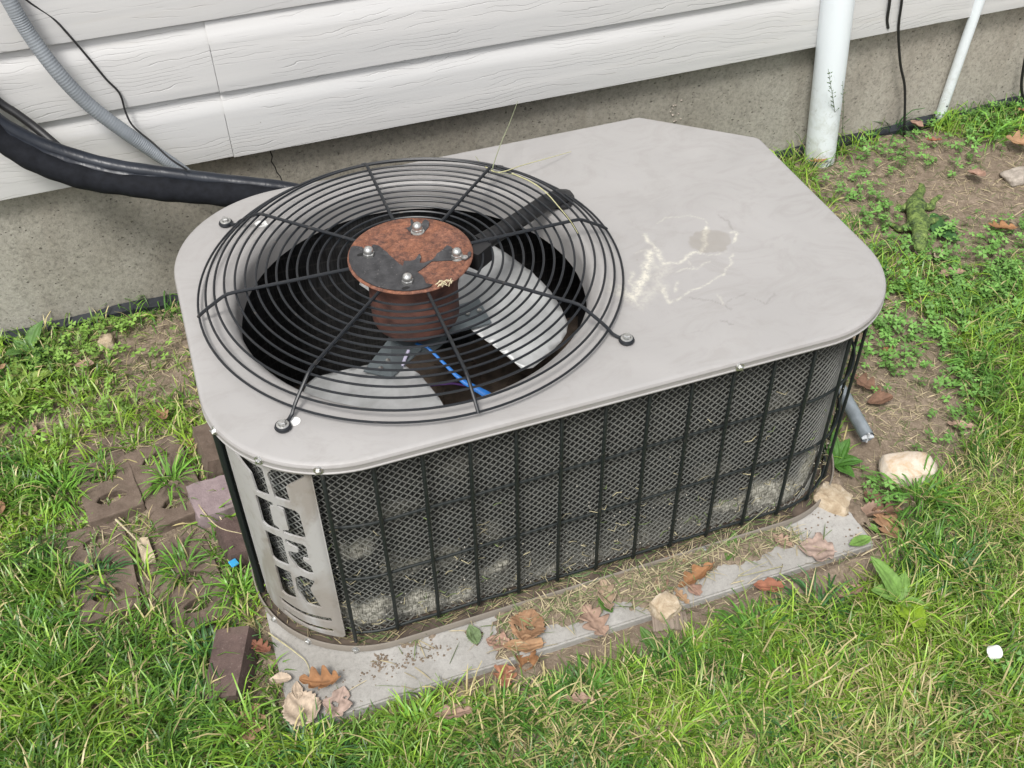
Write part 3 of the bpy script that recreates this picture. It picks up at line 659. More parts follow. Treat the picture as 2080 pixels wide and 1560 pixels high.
# --- base pan
strip([(.002, .001), (-.0005, .003), (-.0005, .0140), (.0003, .0155), (.0015, .0157), (.0026, .0145), (.0030, .007)], 'base_pan', MAT['pan'])
strip([(.0030, .0072), (.012, .0080), (.03, .0095), (.05, .006)], 'pan_ledge_dirt', MAT['floor'])
m = MB(); P = [(x, y, .034) for x, y in ofs(.059)]; m.add(P, [tuple(range(len(P)))]); m.build('pan_floor', MAT['floor'], AC, False)
def screws():
    top = [(-161.03, 0.4207), (-134.98, 0.4235), (-110.44, 0.4222)]; base = [(-154.72, 0.0371), (-133.4, 0.0243), (-110.16, 0.0154)]
    def scr(p, nrm, r=.0052):
        q = Vector(nrm); m = MB(); m.lathe([(.0001, .0052), (r*.5, .0050), (r*.8, .0036), (r*.86, .0012)], (0, 0, 0), 6); m.lathe([(r*.86, .0012), (r*1.25, .0010), (r*1.3, 0), (r*1.3, -.001)], (0, 0, 0), 14)
        m.box((0, 0, .0050), (r*1.7, .0012, .0012), .6)
        Q = q.to_track_quat('Z', 'Y') @ Matrix.Rotation(random.random()*3, 3, 'Z').to_quaternion(); m.v = [tuple(Q @ Vector(v)+Vector(p)) for v in m.v]; m.build('screw', MAT['zinc'], AC, True, 30)
    for th, z in top+base:
        a = R(th); z = .0085 if z < .1 else .4155; scr((.127+.1895*math.cos(a), 1.118+.1895*math.sin(a), z), (math.cos(a), math.sin(a), 0))
    g_ = (0.6504, 0.928, 0.418); scr((g_[0], Y0-.0005, .4145), (0, -1, 0)); g_ = (0.6442, 0.928, 0.016); scr((g_[0], Y0-.0005, .010), (0, -1, 0))
screws()

# --- stickers
def disc(name, c, r, mat, n=24, hole=None, jag=0):
    m = MB(); V = []
    for k in range(n):
        a = 2*PI*k/n; rr = r*(1+jag*(random.random()-.5)); V.append((c[0]+rr*math.cos(a), c[1]+rr*math.sin(a), c[2]))
    V += [(x, y, z-.0012) for x, y, z in V]; m.add(V, [tuple(range(n))]+[(i, n+i, n+(i+1) % n, (i+1) % n) for i in range(n)]); return m.build(name, mat, AC, False)
disc('round_label', (0.0492, 1.0272, 0.4256), .0078, MAT['sticker'])
disc('torn_label', (0.0865, 1.4872, 0.4258), .0095, MAT['sticker'], 14, None, .5)
disc('torn_label_hole', (0.084, 1.4867, 0.4263), .0032, MAT['beige'], 10, None, .3)

# --- fan guard
GZ = .4665
def guard():
    rings = [(.107+.0151*k, GZ-.0028) for k in range(11)]+[(.2735, GZ-.0030), (.2885, GZ-.0095), (.3025, GZ-.0185), (.3155, .4375)]
    for r, z in rings:
        m = MB(); n = 128; e = random.uniform(-.0006, .0006); ph = random.random()*6
        m.tube([(CX+(r+e*math.cos(2*t+ph))*math.cos(t), CY+(r+e*math.cos(2*t+ph))*math.sin(t), z+.0006*math.sin(3*t+ph)) for t in (2*PI*k/n for k in range(n))], .0018, 7, True)
        m.build('guard_ring', MAT['wire'], AC)
    for k in range(8):
        a = R(45*k+(-1.5 if k in (4,) else 0)); u = Vector((math.cos(a), math.sin(a), 0)); foot = k in (3, 5, 7)
        def q(r, z): return Vector((CX, CY, 0))+u*r+Vector((0, 0, z))
        P = [q(.088, GZ+.0015), q(.15, GZ+.0015), q(.262, GZ+.0015), q(.270, GZ+.0008), q(.277, GZ-.002), q(.290, GZ-.010), q(.303, GZ-.018), q(.3135, GZ-.0255), q(.317, GZ-.029)]
        if foot: P += [q(.322, .4325), q(.330, .4295), q(.337, .4292)]
        m = MB(); m.tube(P, .0026, 8); sp = m.build('guard_spoke', MAT['wire'], AC)
        if foot:
            c = q(.344, .4288); m = MB(); n = 22
            m.tube([c+Vector((math.cos(t)*.0078, math.sin(t)*.0078, 0)) for t in (2*PI*i/n for i in range(n))], .0037, 8, True); m.build('foot_loop', MAT['wire'], sp)
            m = MB(); m.lathe([(.0085, .4315), (.0085, .4330), (.0075, .4335), (.0055, .4336)], (c.x, c.y, 0), 20); m.lathe([(.0056, .4336), (.0056, .4375), (.0045, .4388), (.0001, .4392)], (c.x, c.y, 0), 6)
            m.build('hex_bolt', MAT['zinc'], sp, True, 30)
guard()

# --- motor
def motor():
    PZ = .4745
    m = MB(); pr = [(.0001, PZ+.0002), (.0315, PZ), (.0330, PZ+.0010), (.0350, PZ+.0010), (.0365, PZ), (.076, PZ-.0002), (.0775, PZ+.0010), (.0795, PZ+.0009), (.081, PZ-.0008), (.0905, PZ-.001), (.0925, PZ-.002), (.0930, PZ-.004), (.0915, PZ-.0045)]
    m.lathe(pr, (CX, CY, 0), 96); cap = m.build('motor_cap', MAT['rust'], AC, True, 60); cap['label'] = 'rusty round disc with torn black paint'
    m = MB(); m.lathe([(.060, GZ), (.0645, .462), (.0675, .456), (.0675, .364), (.0655, .357), (.06, .352), (.0001, .350)], (CX, CY, 0), 48); m.build('motor_body', MAT['rustdark'], AC)
    fl = [(0.1912, 1.302), (0.1977, 1.3066), (0.2032, 1.3071), (0.21, 1.3029), (0.2134, 1.3), (0.214, 1.2933), (0.2145, 1.2882), (0.2212, 1.2827), (0.2255, 1.286), (0.2261, 1.2938), (0.2304, 1.2962), (0.2374, 1.2922), (0.2402, 1.2805), (0.244, 1.273), (0.2465, 1.2652), (0.2504, 1.2539), (0.2539, 1.2412), (0.2577, 1.2346), (0.2625, 1.2458), (0.2712, 1.2417), (0.2785, 1.2425), (0.2852, 1.2466), (0.2881, 1.2485), (0.287, 1.24), (0.2819, 1.2332), (0.2874, 1.2302), (0.2961, 1.2323), (0.3024, 1.2342), (0.3087, 1.2397), (0.3121, 1.2454), (0.3221, 1.2496), (0.3315, 1.2571), (0.3356, 1.2515), (0.338, 1.2442), (0.3374, 1.2309), (0.344, 1.2186), (0.3519, 1.2215), (0.3558, 1.2299), (0.3606, 1.2304), (0.3611, 1.2263), (0.3582, 1.2211), (0.349, 1.2163), (0.3384, 1.2195), (0.3171, 1.2256), (0.3004, 1.2307), (0.2903, 1.2236), (0.2815, 1.2179), (0.2734, 1.2133), (0.275, 1.207), (0.2776, 1.2022), (0.2779, 1.1936), (0.2778, 1.1834), (0.2856, 1.1777), (0.2815, 1.1744), (0.2743, 1.1735), (0.2649, 1.1719), (0.2517, 1.1724), (0.2412, 1.1746), (0.2294, 1.1801), (0.2164, 1.1894), (0.204, 1.2014), (0.1943, 1.2158), (0.1875, 1.2333), (0.1834, 1.2539), (0.1835, 1.2732), (0.1856, 1.2881)]
    f2 = [(0.288, 1.325), (0.2927, 1.3249), (0.2964, 1.3293), (0.2982, 1.3381), (0.3012, 1.3402), (0.3018, 1.3336), (0.3056, 1.33), (0.3113, 1.3251), (0.3159, 1.3304), (0.3206, 1.3322), (0.3216, 1.3272), (0.3243, 1.324), (0.32, 1.3146), (0.3118, 1.306), (0.3048, 1.3015), (0.2899, 1.3063), (0.2921, 1.3119), (0.2886, 1.3185)]
    def flk(name, pts, z, h=.0009, lift=()):
        bm = bmesh.new(); vs = [bm.verts.new((x, y, z)) for x, y in pts]; es = [bm.edges.new((vs[i], vs[(i+1) % len(vs)])) for i in range(len(vs))]
        bmesh.ops.triangle_fill(bm, use_beauty=True, edges=es); r = bmesh.ops.extrude_face_region(bm, geom=bm.faces[:])
        for v in r['geom']:
            if isinstance(v, bmesh.types.BMVert): v.co.z += h
        for v in bm.verts:
            for (lx, ly, lr, lh) in lift:
                d = math.hypot(v.co.x-lx, v.co.y-ly); v.co.z += lh*max(0, 1-d/lr)
            # sink inside the plate edge
            d = math.hypot(v.co.x-CX, v.co.y-CY)
            if d > .0905: k = .0905/d; v.co.x = CX+(v.co.x-CX)*k; v.co.y = CY+(v.co.y-CY)*k
        bmesh.ops.recalc_face_normals(bm, faces=bm.faces); me = bpy.data.meshes.new(name); bm.to_mesh(me); bm.free(); link(name, me, MAT['flake'], cap, False)
    L_ = [(0.2297, 1.2935), (0.2873, 1.2458), (0.3319, 1.2509), (0.3221, 1.3291), (0.2395, 1.2777), (0.3573, 1.2273), (0.2996, 1.3387)]
    lift = [(L_[0][0], L_[0][1], .012, .004), (L_[1][0], L_[1][1], .010, .006), (L_[2][0], L_[2][1], .014, .004), (L_[4][0], L_[4][1], .014, .003), (L_[5][0], L_[5][1], .008, .004)]
    flk('paint_flake', fl, PZ+.0004, .0012, lift); flk('paint_flake', f2, PZ+.0004, .001, [(L_[3][0], L_[3][1], .009, .005), (L_[6][0], L_[6][1], .008, .004)])
    N = [(0.3014, 1.31), (0.2175, 1.2766), (0.3379, 1.2272), (0.2538, 1.1947)]
    for x, y in N:
        m = MB(); z = PZ+.0008
        m.lathe([(.0105, z-.0006), (.0103, z+.0006), (.0075, z+.0008)], (x, y, 0), 18)
        m.lathe([(.0085, z+.0008), (.0085, z+.0052), (.0072, z+.0064)], (x, y, 0), 6)
        m.lathe([(.0074, z+.0060), (.0074, z+.0095), (.0064, z+.0128), (.0042, z+.0150), (.0001, z+.0158)], (x, y, 0), 18); m.build('acorn_nut', MAT['zinc'], cap, True, 35)
    g_ = (0.348, 1.2216, 0.477); m = MB(); m.lathe([(.0048, PZ+.001), (.0046, PZ+.003), (.0001, PZ+.0045)], (g_[0], g_[1], 0), 12); m.build('small_screw', MAT['zinc'], cap)
    # dark slots beside two of the nuts
    for px in [(0.2066, 1.2821, 0.4765), (0.2474, 1.1824, 0.4765)]:
        m = MB(); m.lathe([(.0001, PZ+.0022), (.0055, PZ+.0021)], (0, 0, 0), 14); m.v = [(v[0]*1.1+px[0], v[1]*.6+px[1], v[2]) for v in m.v]; m.build('slot', MAT['dark'], cap)
    # hub spider
    m = MB(); m.lathe([(.0001, .333), (.02, .333), (.022, .328), (.045, .326), (.047, .315), (.0001, .314)], (CX, CY, 0), 40); m.lathe([(.012, .350), (.012, .330)], (CX, CY, 0), 16)
    m.build('fan_hub', MAT['bracket'], AC)
    bl = [(0.1103, 0.1196), (0.1573, 0.1909), (0.178, 0.18), (0.1966, 0.1353), (0.2144, 0.0862), (0.2273, 0.0501), (0.2342, 0.0225), (0.2381, -0.0117), (0.238, -0.0421), (0.229, -0.0583), (0.2148, -0.0709), (0.1824, -0.0902), (0.155, -0.1021), (0.1377, -0.1005), (0.1276, -0.0833), (0.1065, -0.0506), (0.0841, -0.0169), (0.0731, 0.0105), (0.0807, 0.0609)]
    ca = math.atan2(sum(p[1] for p in bl), sum(p[0] for p in bl))
    for k, (da, nar, dz) in enumerate(((0, 1, 0), (-142, 1, 0), (74, .5, -.03))):
        bm = bmesh.new(); vs = [bm.verts.new((x, y, 0)) for x, y in bl]; es = [bm.edges.new((vs[i], vs[(i+1) % len(vs)])) for i in range(len(vs))]
        bmesh.ops.triangle_fill(bm, use_beauty=True, edges=es)
        u = Vector((math.cos(ca), math.sin(ca), 0)); t = Vector((-u.y, u.x, 0))
        for i in range(-13, 14): bmesh.ops.bisect_plane(bm, geom=bm.verts[:]+bm.edges[:]+bm.faces[:], plane_co=t*i*.012, plane_no=t, dist=1e-6)
        for i in range(1, 20): bmesh.ops.bisect_plane(bm, geom=bm.verts[:]+bm.edges[:]+bm.faces[:], plane_co=u*i*.014, plane_no=u, dist=1e-6)
        for v in bm.verts:
            a = v.co.dot(t); b = v.co.dot(u)
            v.co.z = .315+a*.20-a*a*.9+.0035*math.exp(-((a-.035-(b-.13)*.25)/.006)**2)*(1 if b < .225 else 0)+.003*math.exp(-((a+.015)/.006)**2)*(1 if b < .17 else 0)+dz
            v.co.x -= t.x*a*(1-nar); v.co.y -= t.y*a*(1-nar)
        M_ = Matrix.Rotation(R(da), 3, 'Z')
        for v in bm.verts: v.co = M_ @ v.co+Vector((CX, CY, 0))
        me = bpy.data.meshes.new('fan_blade'); bm.to_mesh(me); bm.free()
        o = link('fan_blade', me, MAT['alu'], AC); md = o.modifiers.new('t', 'SOLIDIFY'); md.thickness = .0016
        # spider arm
        m = MB(); uu = M_ @ u; tt = M_ @ t; c = Vector((CX, CY, .322+dz*.6))
        A = [c+uu*.03-tt*.03, c+uu*.03+tt*.03, c+uu*.115+tt*.026+Vector((0, 0, .006)), c+uu*.115-tt*.026+Vector((0, 0, -.004))]
        A += [p+Vector((0, 0, .002)) for p in A]; m.add(A, [(0, 3, 2, 1), (4, 5, 6, 7), (0, 1, 5, 4), (1, 2, 6, 5), (2, 3, 7, 6), (3, 0, 4, 7)]); m.build('blade_arm', MAT['bracket'], AC, False)
        for rx in (.085, .105):
            p = c+uu*rx+Vector((0, 0, .006)); m = MB(); m.lathe([(.004, 0), (.0035, .002), (.0001, .003)], p, 10); m.build('rivet', MAT['zinc'], AC)
motor()
def interior():
    m = MB(); m.box((.655, 1.24, .20), (.012, .50, .36)); m.build('compressor_partition', MAT['blacksheet'], AC, False)
    P = [(0.3911, 1.2918, 0.44), (0.427, 1.3071, 0.442), (0.4765, 1.3309, 0.443), (0.5235, 1.3557, 0.443), (0.5541, 1.3684, 0.44), (0.5691, 1.3773, 0.43), (0.5775, 1.3888, 0.415)]
    m = MB(); m.tube(P, [.0150, .0135, .0135, .0135, .0140, .0145, .0145], 14); m.build('motor_conduit', MAT['cable'], AC)
    p = (0.559, 1.3691, 0.426); m = MB(); m.lathe([(.017, 0), (.019, .002), (.019, .006), (.014, .008)], p, 18); m.build('conduit_bushing', MAT['cable'], AC)
    m = MB(); g_ = (0.3793, 1.2544, 0.455); m.box((g_[0], g_[1]-.004, .452), (.034, .022, .03), .6); m.build('terminal_box', MAT['cable'], AC, False)
    B = [(0.2636, 1.2263, 0.33), (0.2787, 1.2169, 0.325), (0.2954, 1.1909, 0.31), (0.3076, 1.1681, 0.3), (0.3192, 1.1563, 0.29), (0.343, 1.1329, 0.28), (0.3524, 1.1265, 0.27)]
    m = MB(); W = [.002, .002, .0022, .003, .0045, .0065, .008]; V = []
    for (x, y, z), w_ in zip(B, W): V += [(x-w_, y-w_*.3, z), (x+w_, y+w_*.3, z+.001)]
    m.add(V, [(2*i, 2*i+1, 2*i+3, 2*i+2) for i in range(len(B)-1)]); o = m.build('blue_tape', MAT['blue'], AC); md = o.modifiers.new('t', 'SOLIDIFY'); md.thickness = .001
    m = MB(); m.tube([(0.2475, 1.2093, 0.335), (0.2375, 1.1974, 0.33), (0.2304, 1.187, 0.325)], .0028, 10); m.build('white_sleeve', simple('lilac_sleeve', (.42, .40, .52), .5), AC)
    m = MB(); m.tube([(0.2816, 1.2626, 0.2), (0.3013, 1.2603, 0.2), (0.325, 1.254, 0.2), (0.3461, 1.2398, 0.2)], .002, 6); m.build('purple_wire', simple('purple_wire', (.06, .02, .12), .5), AC)
    rnd_ = np.random.default_rng(4); m = MB()
    for k in range(260):
        a = rnd_.uniform(0, 2*PI); r = rnd_.uniform(.05, .33); x, y = CX+r*math.cos(a), CY+r*math.sin(a)
        if not (X0+.07 < x < .64 and Y0+.07 < y < Y1-.07): continue
        l = rnd_.uniform(.008, .03); b = rnd_.uniform(0, PI); m.tube([(x-l/2*math.cos(b), y-l/2*math.sin(b), .036), (x, y, .038+rnd_.uniform(0, .004)), (x+l/2*math.cos(b), y+l/2*math.sin(b), .036)], .0007, 3)
    o = m.build('pan_litter', simple('dark_litter', (.08, .055, .04), .9), AC); tag(o, kind='stuff')
interior()



# ================================================================== PIPES AND CABLES BY THE WALL
def smooth_path(P, n=60):
    P = [Vector(p) for p in P]; out = []
    Q = [P[0]*2-P[1]]+P+[P[-1]*2-P[-2]]; seg = len(P)-1
    for k in range(n+1):
        t = k/n*seg; i = min(int(t), seg-1); t -= i; a, b, c, d = Q[i:i+4]
        out.append(.5*((2*b)+(c-a)*t+(2*a-5*b+4*c-d)*t*t+(3*b-3*c+d-a)*t**3))
    return out
def pipe_thing(name, pts, r, mat, label, cat, n=24):
    base = Vector(pts[0]); m = MB(); m.tube(pts, r, n); m.v = [tuple(Vector(v)-base) for v in m.v]
    o = m.build(name, mat); o.location = base; tag(o, label, cat); return o
PB = (1.3943, 1.8177, 0.035); PT = (1.3516, 1.79, 0.4683)
d_ = Vector((PT[0], PB[1]-.0, PT[2]))-Vector(PB)
pv = empty('drain_pipe', (PB[0], PB[1], .0), 'thick white plastic drain pipe with scuffed dirty foot standing by the wall', 'pipe')
b0 = Vector(PB); P = [b0-d_*.12, b0+d_*.001, b0+d_*.5, b0+d_, b0+d_*2.6]
m = MB(); m.tube(P, .0345, 40); m.build('pipe_body', MAT['pvc'], pv)
TB = (1.7453, 1.86, 0.05); TT = (1.7408, 1.835, 0.3868)
pt = empty('thin_pipe', (TB[0], TB[1], .03), 'thin white plastic pipe with a small hole leaning beside the wall', 'pipe')
b0 = Vector(TB); d2 = Vector(TT)-b0; m = MB(); m.tube([b0-d2*.08, b0+d2*.05, b0+d2*.5, b0+d2, b0+d2*2.4], .0118, 24); m.build('pipe_body', MAT['pvc'], pt)
m = MB(); q = b0+d2*.20+Vector((0, -.0112, .004)); m.lathe([(.0001, .0012), (.0028, .001), (.003, 0)], q, 12, None, (0, -1, .35)); m.build('drain_hole', MAT['dark'], pt)
m = MB()
pipe_thing('wall_cable', smooth_path([(1.6453, 1.8416, 0.05), (1.6255, 1.83, 0.0873), (1.6035, 1.84, 0.1956), (1.5749, 1.842, 0.2612), (1.54, 1.835, 0.3524), (1.5257, 1.83, 0.4236), (1.5123, 1.83, 0.4897)], 50), .0031, MAT['cable'], 'long black cable hanging down the wall into the grass between the pipes', 'cable', 8)
pipe_thing('short_cable', smooth_path([(1.5122, 1.836, 0.3601), (1.5043, 1.836, 0.3806), (1.496, 1.83, 0.4154), (1.488, 1.83, 0.4724)], 20), .0033, MAT['cable'], 'short black cable ending at the lower edge of the siding right of the thick pipe', 'cable', 8)
pipe_thing('edge_cable', smooth_path([(1.9844, 1.84, 0.0756), (1.9543, 1.84, 0.128), (1.9416, 1.84, 0.1694), (1.9316, 1.84, 0.2218)], 20), .0035, MAT['cable'], 'black cable against the concrete at the right margin of the photo', 'cable', 8)
# grey corrugated conduit
P = smooth_path([(-0.22, 1.83, 0.7908), (-0.2048, 1.815, 0.7093), (-0.1915, 1.81, 0.6521), (-0.1673, 1.8, 0.5855), (-0.1362, 1.8, 0.5217), (-0.0974, 1.8, 0.4665), (-0.0621, 1.8, 0.4216), (-0.0269, 1.79, 0.3841), (0.0055, 1.785, 0.3411)], 340)
rr = [.0122+.0004*(1 if (k % 3) else -1.0) for k in range(len(P))]
m = MB(); m.tube(P, rr, 16); o = m.build('flexible_conduit', MAT['greyconduit'], None, True, 60); tag(o, 'grey ribbed flexible conduit sloping down across the siding', 'conduit')
# insulated refrigerant lines
up = [(-0.3131, 1.8, 0.6238), (-0.2901, 1.79, 0.5358), (-0.2437, 1.775, 0.4863), (-0.1826, 1.755, 0.4519), (-0.1169, 1.73, 0.4295), (-0.0482, 1.71, 0.413), (0.0298, 1.69, 0.3942), (0.1013, 1.67, 0.3796), (0.1653, 1.65, 0.3657), (0.2264, 1.62, 0.3409)]
lo = [(-0.3268, 1.79, 0.584), (-0.2908, 1.78, 0.5103), (-0.2563, 1.765, 0.4719), (-0.2103, 1.745, 0.4416), (-0.1529, 1.73, 0.4179), (-0.0841, 1.705, 0.4043), (-0.0142, 1.685, 0.3903), (0.057, 1.665, 0.3778), (0.129, 1.645, 0.364), (0.1905, 1.62, 0.3392)]
P = smooth_path(up, 120); P = [p+Vector((0, 0, .006)) for p in P]; m = MB(); n = len(P)
m.tube(P, [.0125+.0004*math.sin(k*.5)*math.sin(k*.17) for k in range(n)], 20); ln = m.build('taped_line', MAT['tape']); tag(ln, 'shiny black tape-wrapped line running over the foam pipe towards the unit', 'refrigerant line')
# tape flap ridge along the lower side of the taped line
m = MB(); V = []
for k, p in enumerate(P):
    a = .034+.002*math.sin(k*.33)+.0012*math.sin(k*1.1); V += [tuple(p+Vector((0, -.0110, .002))), tuple(p+Vector((0, -.0170, -.010+.0015*math.sin(k*.7)))), tuple(p+Vector((0, -.0235-.001*math.sin(k*.9), -a)))]
m.add(V, [(3*k+j, 3*k+3+j, 3*k+4+j, 3*k+1+j) for k in range(n-1) for j in (0, 1)]); fl_ = m.build('tape_flap', MAT['tape'], ln); md = fl_.modifiers.new('t', 'SOLIDIFY'); md.thickness = .0008
P = smooth_path(lo, 160); m = MB(); rg = np.random.default_rng(3)
m.tube(P, [.0212+.0008*math.sin(k*.21)+.0005*math.sin(k*.53) for k in range(len(P))], 22); o = m.build('foam_pipe', MAT['foam']); tag(o, 'matt black foam insulated pipe sagging under the taped line', 'insulated pipe')
pipe_thing('thin_wire', smooth_path([(-0.1967, 1.842, 0.729), (-0.1831, 1.842, 0.6963), (-0.1534, 1.842, 0.6609), (-0.1395, 1.838, 0.6374), (-0.1164, 1.838, 0.5845), (-0.0992, 1.838, 0.5433), (-0.084, 1.836, 0.5135), (-0.0826, 1.83, 0.4783), (-0.0754, 1.81, 0.4603), (-0.0499, 1.74, 0.4625), (-0.0283, 1.7, 0.4497), (-0.0053, 1.69, 0.428)], 90), .0019, MAT['cable'], 'thin dark wire looping down the siding beside the grey conduit', 'wire', 6)
pipe_thing('purple_cable', smooth_path([(-0.3013, 1.83, 0.5942), (-0.276, 1.825, 0.5429), (-0.2525, 1.815, 0.5186), (-0.2287, 1.8, 0.4938), (-0.2013, 1.77, 0.4686)], 30), .0075, MAT['cable'], 'dark cable above the taped line at the left margin of the photo', 'cable', 10)

# ================================================================== BRICKS AND STONES
def cored_brick(cx, cy, rz, label, tilt=(0, 0), L=.195, W=.098, T=.055, z=None, mat='brick'):
    bm = bmesh.new(); n = 16
    out = [(-W/2, -L/2), (W/2, -L/2), (W/2, L/2), (-W/2, L/2)]; r = random.Random(int(cx*1e4))
    pts = []
    for i in range(4):
        a, b = Vector(out[i]), Vector(out[(i+1) % 4])
        for k in range(6): p = a.lerp(b, k/6); pts.append((p.x+r.uniform(-.0014, .0014), p.y+r.uniform(-.0014, .0014)))
    loops = [pts]
    for hy in (-L*.29, 0, L*.29): loops.append([(.024*math.cos(2*PI*i/n)*(1+.12*r.uniform(-1, 1)), hy+.0135*math.sin(2*PI*i/n)) for i in range(n)])
    es = []
    for lp in loops:
        vs = [bm.verts.new((x, y, 0)) for x, y in lp]; es += [bm.edges.new((vs[i], vs[(i+1) % len(vs)])) for i in range(len(vs))]
    bmesh.ops.triangle_fill(bm, use_beauty=True, edges=es); rr = bmesh.ops.extrude_face_region(bm, geom=bm.faces[:])
    for v in rr['geom']:
        if isinstance(v, bmesh.types.BMVert): v.co.z -= T
    bmesh.ops.recalc_face_normals(bm, faces=bm.faces)
    me = bpy.data.meshes.new('brick'); bm.to_mesh(me); bm.free(); o = link('brick', me, MAT[mat], None, False)
    md = o.modifiers.new('b', 'BEVEL'); md.width = .0022; md.segments = 2; md.limit_method = 'ANGLE'; md.angle_limit = R(50)
    o.location = (cx, cy, (Hs(cx, cy)+.010) if z is None else z); o.rotation_euler = (tilt[0], tilt[1], rz); tag(o, label, 'brick', 'bricks sunk in the grass left of the unit'); return o
cored_brick(-.272, 1.428, R(9), 'brown cored brick half under grass clippings, at the far left of the four', (R(-2), R(2)), W=.093)
cored_brick(-.170, 1.385, R(11), 'brown cored brick with a tall grass tuft in its hole beside the purplish fragment', (R(1), R(-2)))
cored_brick(-.292, 1.235, R(4), 'brown cored brick with straight right edge beside the pale wood chip', (R(1), R(1.5)), W=.092)
cored_brick(-.163, 1.172, R(9), 'brown cored brick broken by grass right of the pale wood chip', (R(-1), R(-1)))
def lump(name, loc, size, mat, seed, rot=(0, 0, 0), box=.5, sub=3, rough=.16):
    bm = bmesh.new(); bmesh.ops.create_cube(bm, size=1); bmesh.ops.subdivide_edges(bm, edges=bm.edges[:], cuts=9, use_grid_fill=True)
    for v in bm.verts:
        c = v.co.copy(); s_ = c.normalized()*.55; p = s_.lerp(c, box)
        n = (fbm(p.x*2.6+seed, p.y*2.6+p.z*1.9, seed, 3)-.5)*rough*2+(fbm(p.x*9+seed, p.z*9+p.y*5, seed+3, 2)-.5)*rough*.5; p = p*(1+float(n)); v.co = Vector((p.x*size[0], p.y*size[1], p.z*size[2]))
    me = bpy.data.meshes.new(name); bm.to_mesh(me); bm.free(); o = link(name, me, mat, None, True); sharp(me, 50); o.location = loc; o.rotation_euler = rot; return o
def at(p, dz=0): return (p[0], p[1], Hs(p[0], p[1])+dz)
o = lump('broken_brick', at((-.102, 1.315), .000), (.072, .085, .05), MAT['brickpink'], 3, (0, R(4), R(8)), .8, rough=.08); tag(o, 'purplish flat brick fragment lying against the left side of the unit', 'brick')
o = lump('broken_brick', at((-.092, 1.415), .006), (.034, .10, .075), MAT['brick'], 5, (0, R(12), R(8)), .9, rough=.06); tag(o, 'brown half brick standing on edge by the far end of the unit', 'brick')
o = lump('broken_brick', at((-.080, 1.208), .012), (.042, .085, .055), MAT['brickdark'], 8, (0, R(8), R(10)), .85, rough=.08); tag(o, 'dark weathered brick fragment with an orange spot beside the black corner rod', 'brick')
o = lump('tilted_brick', at((-.120, .980), .012), (.056, .115, .06), MAT['brickdark'], 13, (R(6), R(-14), R(-22)), .93, rough=.03); tag(o, 'reddish brown brick tilted up out of the grass beside the pad corner', 'brick')
o = lump('pale_stone', at((1.0653, 0.9686), .018), (.094, .062, .048), MAT['stonewhite'], 21, (R(6), 0, R(-14)), .28); tag(o, 'white and pinkish rounded stone by the lawn right of the unit', 'stone')
o = lump('tan_stone', at((0.9016, 0.953), .018), (.052, .062, .042), MAT['stonetan'], 24, (R(12), R(14), R(40)), .6, rough=.22); tag(o, 'tan angular stone touching the right corner of the base pan', 'stone')
o = lump('tan_stone', at((0.5346, 0.8458), .026), (.042, .040, .030), MAT['stonetan'], 31, (R(8), 0, R(20)), .55, rough=.2); tag(o, 'tan rough stone on the front edge of the concrete pad', 'stone')
o = lump('round_stone', at((-0.2382, 1.7691), .012), (.032, .034, .030), MAT['stonetan'], 37, (0, 0, 0), .3, rough=.2); tag(o, 'small round brownish stone in the clippings near the left wall', 'stone')
o = lump('grey_stone', at((1.7853, 1.6036), .004), (.075, .05, .022), MAT['stonegrey'], 41, (0, 0, 0), .4); tag(o, 'flat greyish stone in the bare soil at the far right', 'stone')
# corrugated brown scrap beneath the tan stone
m = MB(); g0 = (0.5345, 0.826, -0.0); V = []
for i in range(25):
    for j in range(7): x = (i/24-.5)*.055; y = (j/6-.5)*.034; V.append((g0[0]+x*.94+y*.3, g0[1]-x*.3+y*.94, .000+.0012*math.sin(i*1.9)+.01-abs(x)*.25-abs(y-.005)*.25))
m.add(V, [(i*7+j, i*7+7+j, i*7+8+j, i*7+j+1) for i in range(24) for j in range(6)]); o = m.build('ribbed_scrap', simple('brown_rubber', (.21, .17, .135), .8)); tag(o, 'brown ribbed scrap partly under the tan stone at the pad edge', 'scrap')

# galvanised pipe stub with slotted end
ga, gb = Vector((1.0374, 1.1441, 0.035)), Vector((1.0217, 1.0371, 0.03))
gs = empty('metal_pipe', (gb.x, gb.y, gb.z), 'grey galvanised metal pipe lying on the soil behind the right end of the unit', 'pipe')
u_ = (gb-ga).normalized(); m = MB(); m.tube([ga-u_*.16, gb], .0125, 24, False, False); m.tube([gb, ga-u_*.1], .0108, 24, False, False)
V = []; 
m.build('pipe_body', MAT['galv'], gs)
m = MB(); Q = u_.to_track_quat('Z', 'Y')
for a in (0, PI/2):
    c_ = gb-u_*.003; m.add([tuple(c_+Q @ Vector((math.cos(a)*x-math.sin(a)*y, math.sin(a)*x+math.cos(a)*y, z))) for x in (-.0112, .0112) for y in (-.0014, .0014) for z in (-.02, .006)], [(0, 1, 3, 2), (4, 6, 7, 5), (0, 4, 5, 1), (2, 3, 7, 6), (0, 2, 6, 4), (1, 5, 7, 3)])
m.build('cross_bar', simple('bright_metal', (.5, .52, .54), .4), gs, False)
c_ = gb-u_*.012; m = MB(); m.lathe([(.0001, 0), (.0110, 0)], (0, 0, 0), 20); m.v = [tuple(c_+Q @ Vector(v)) for v in m.v]; m.build('pipe_bottom', MAT['dark'], gs)

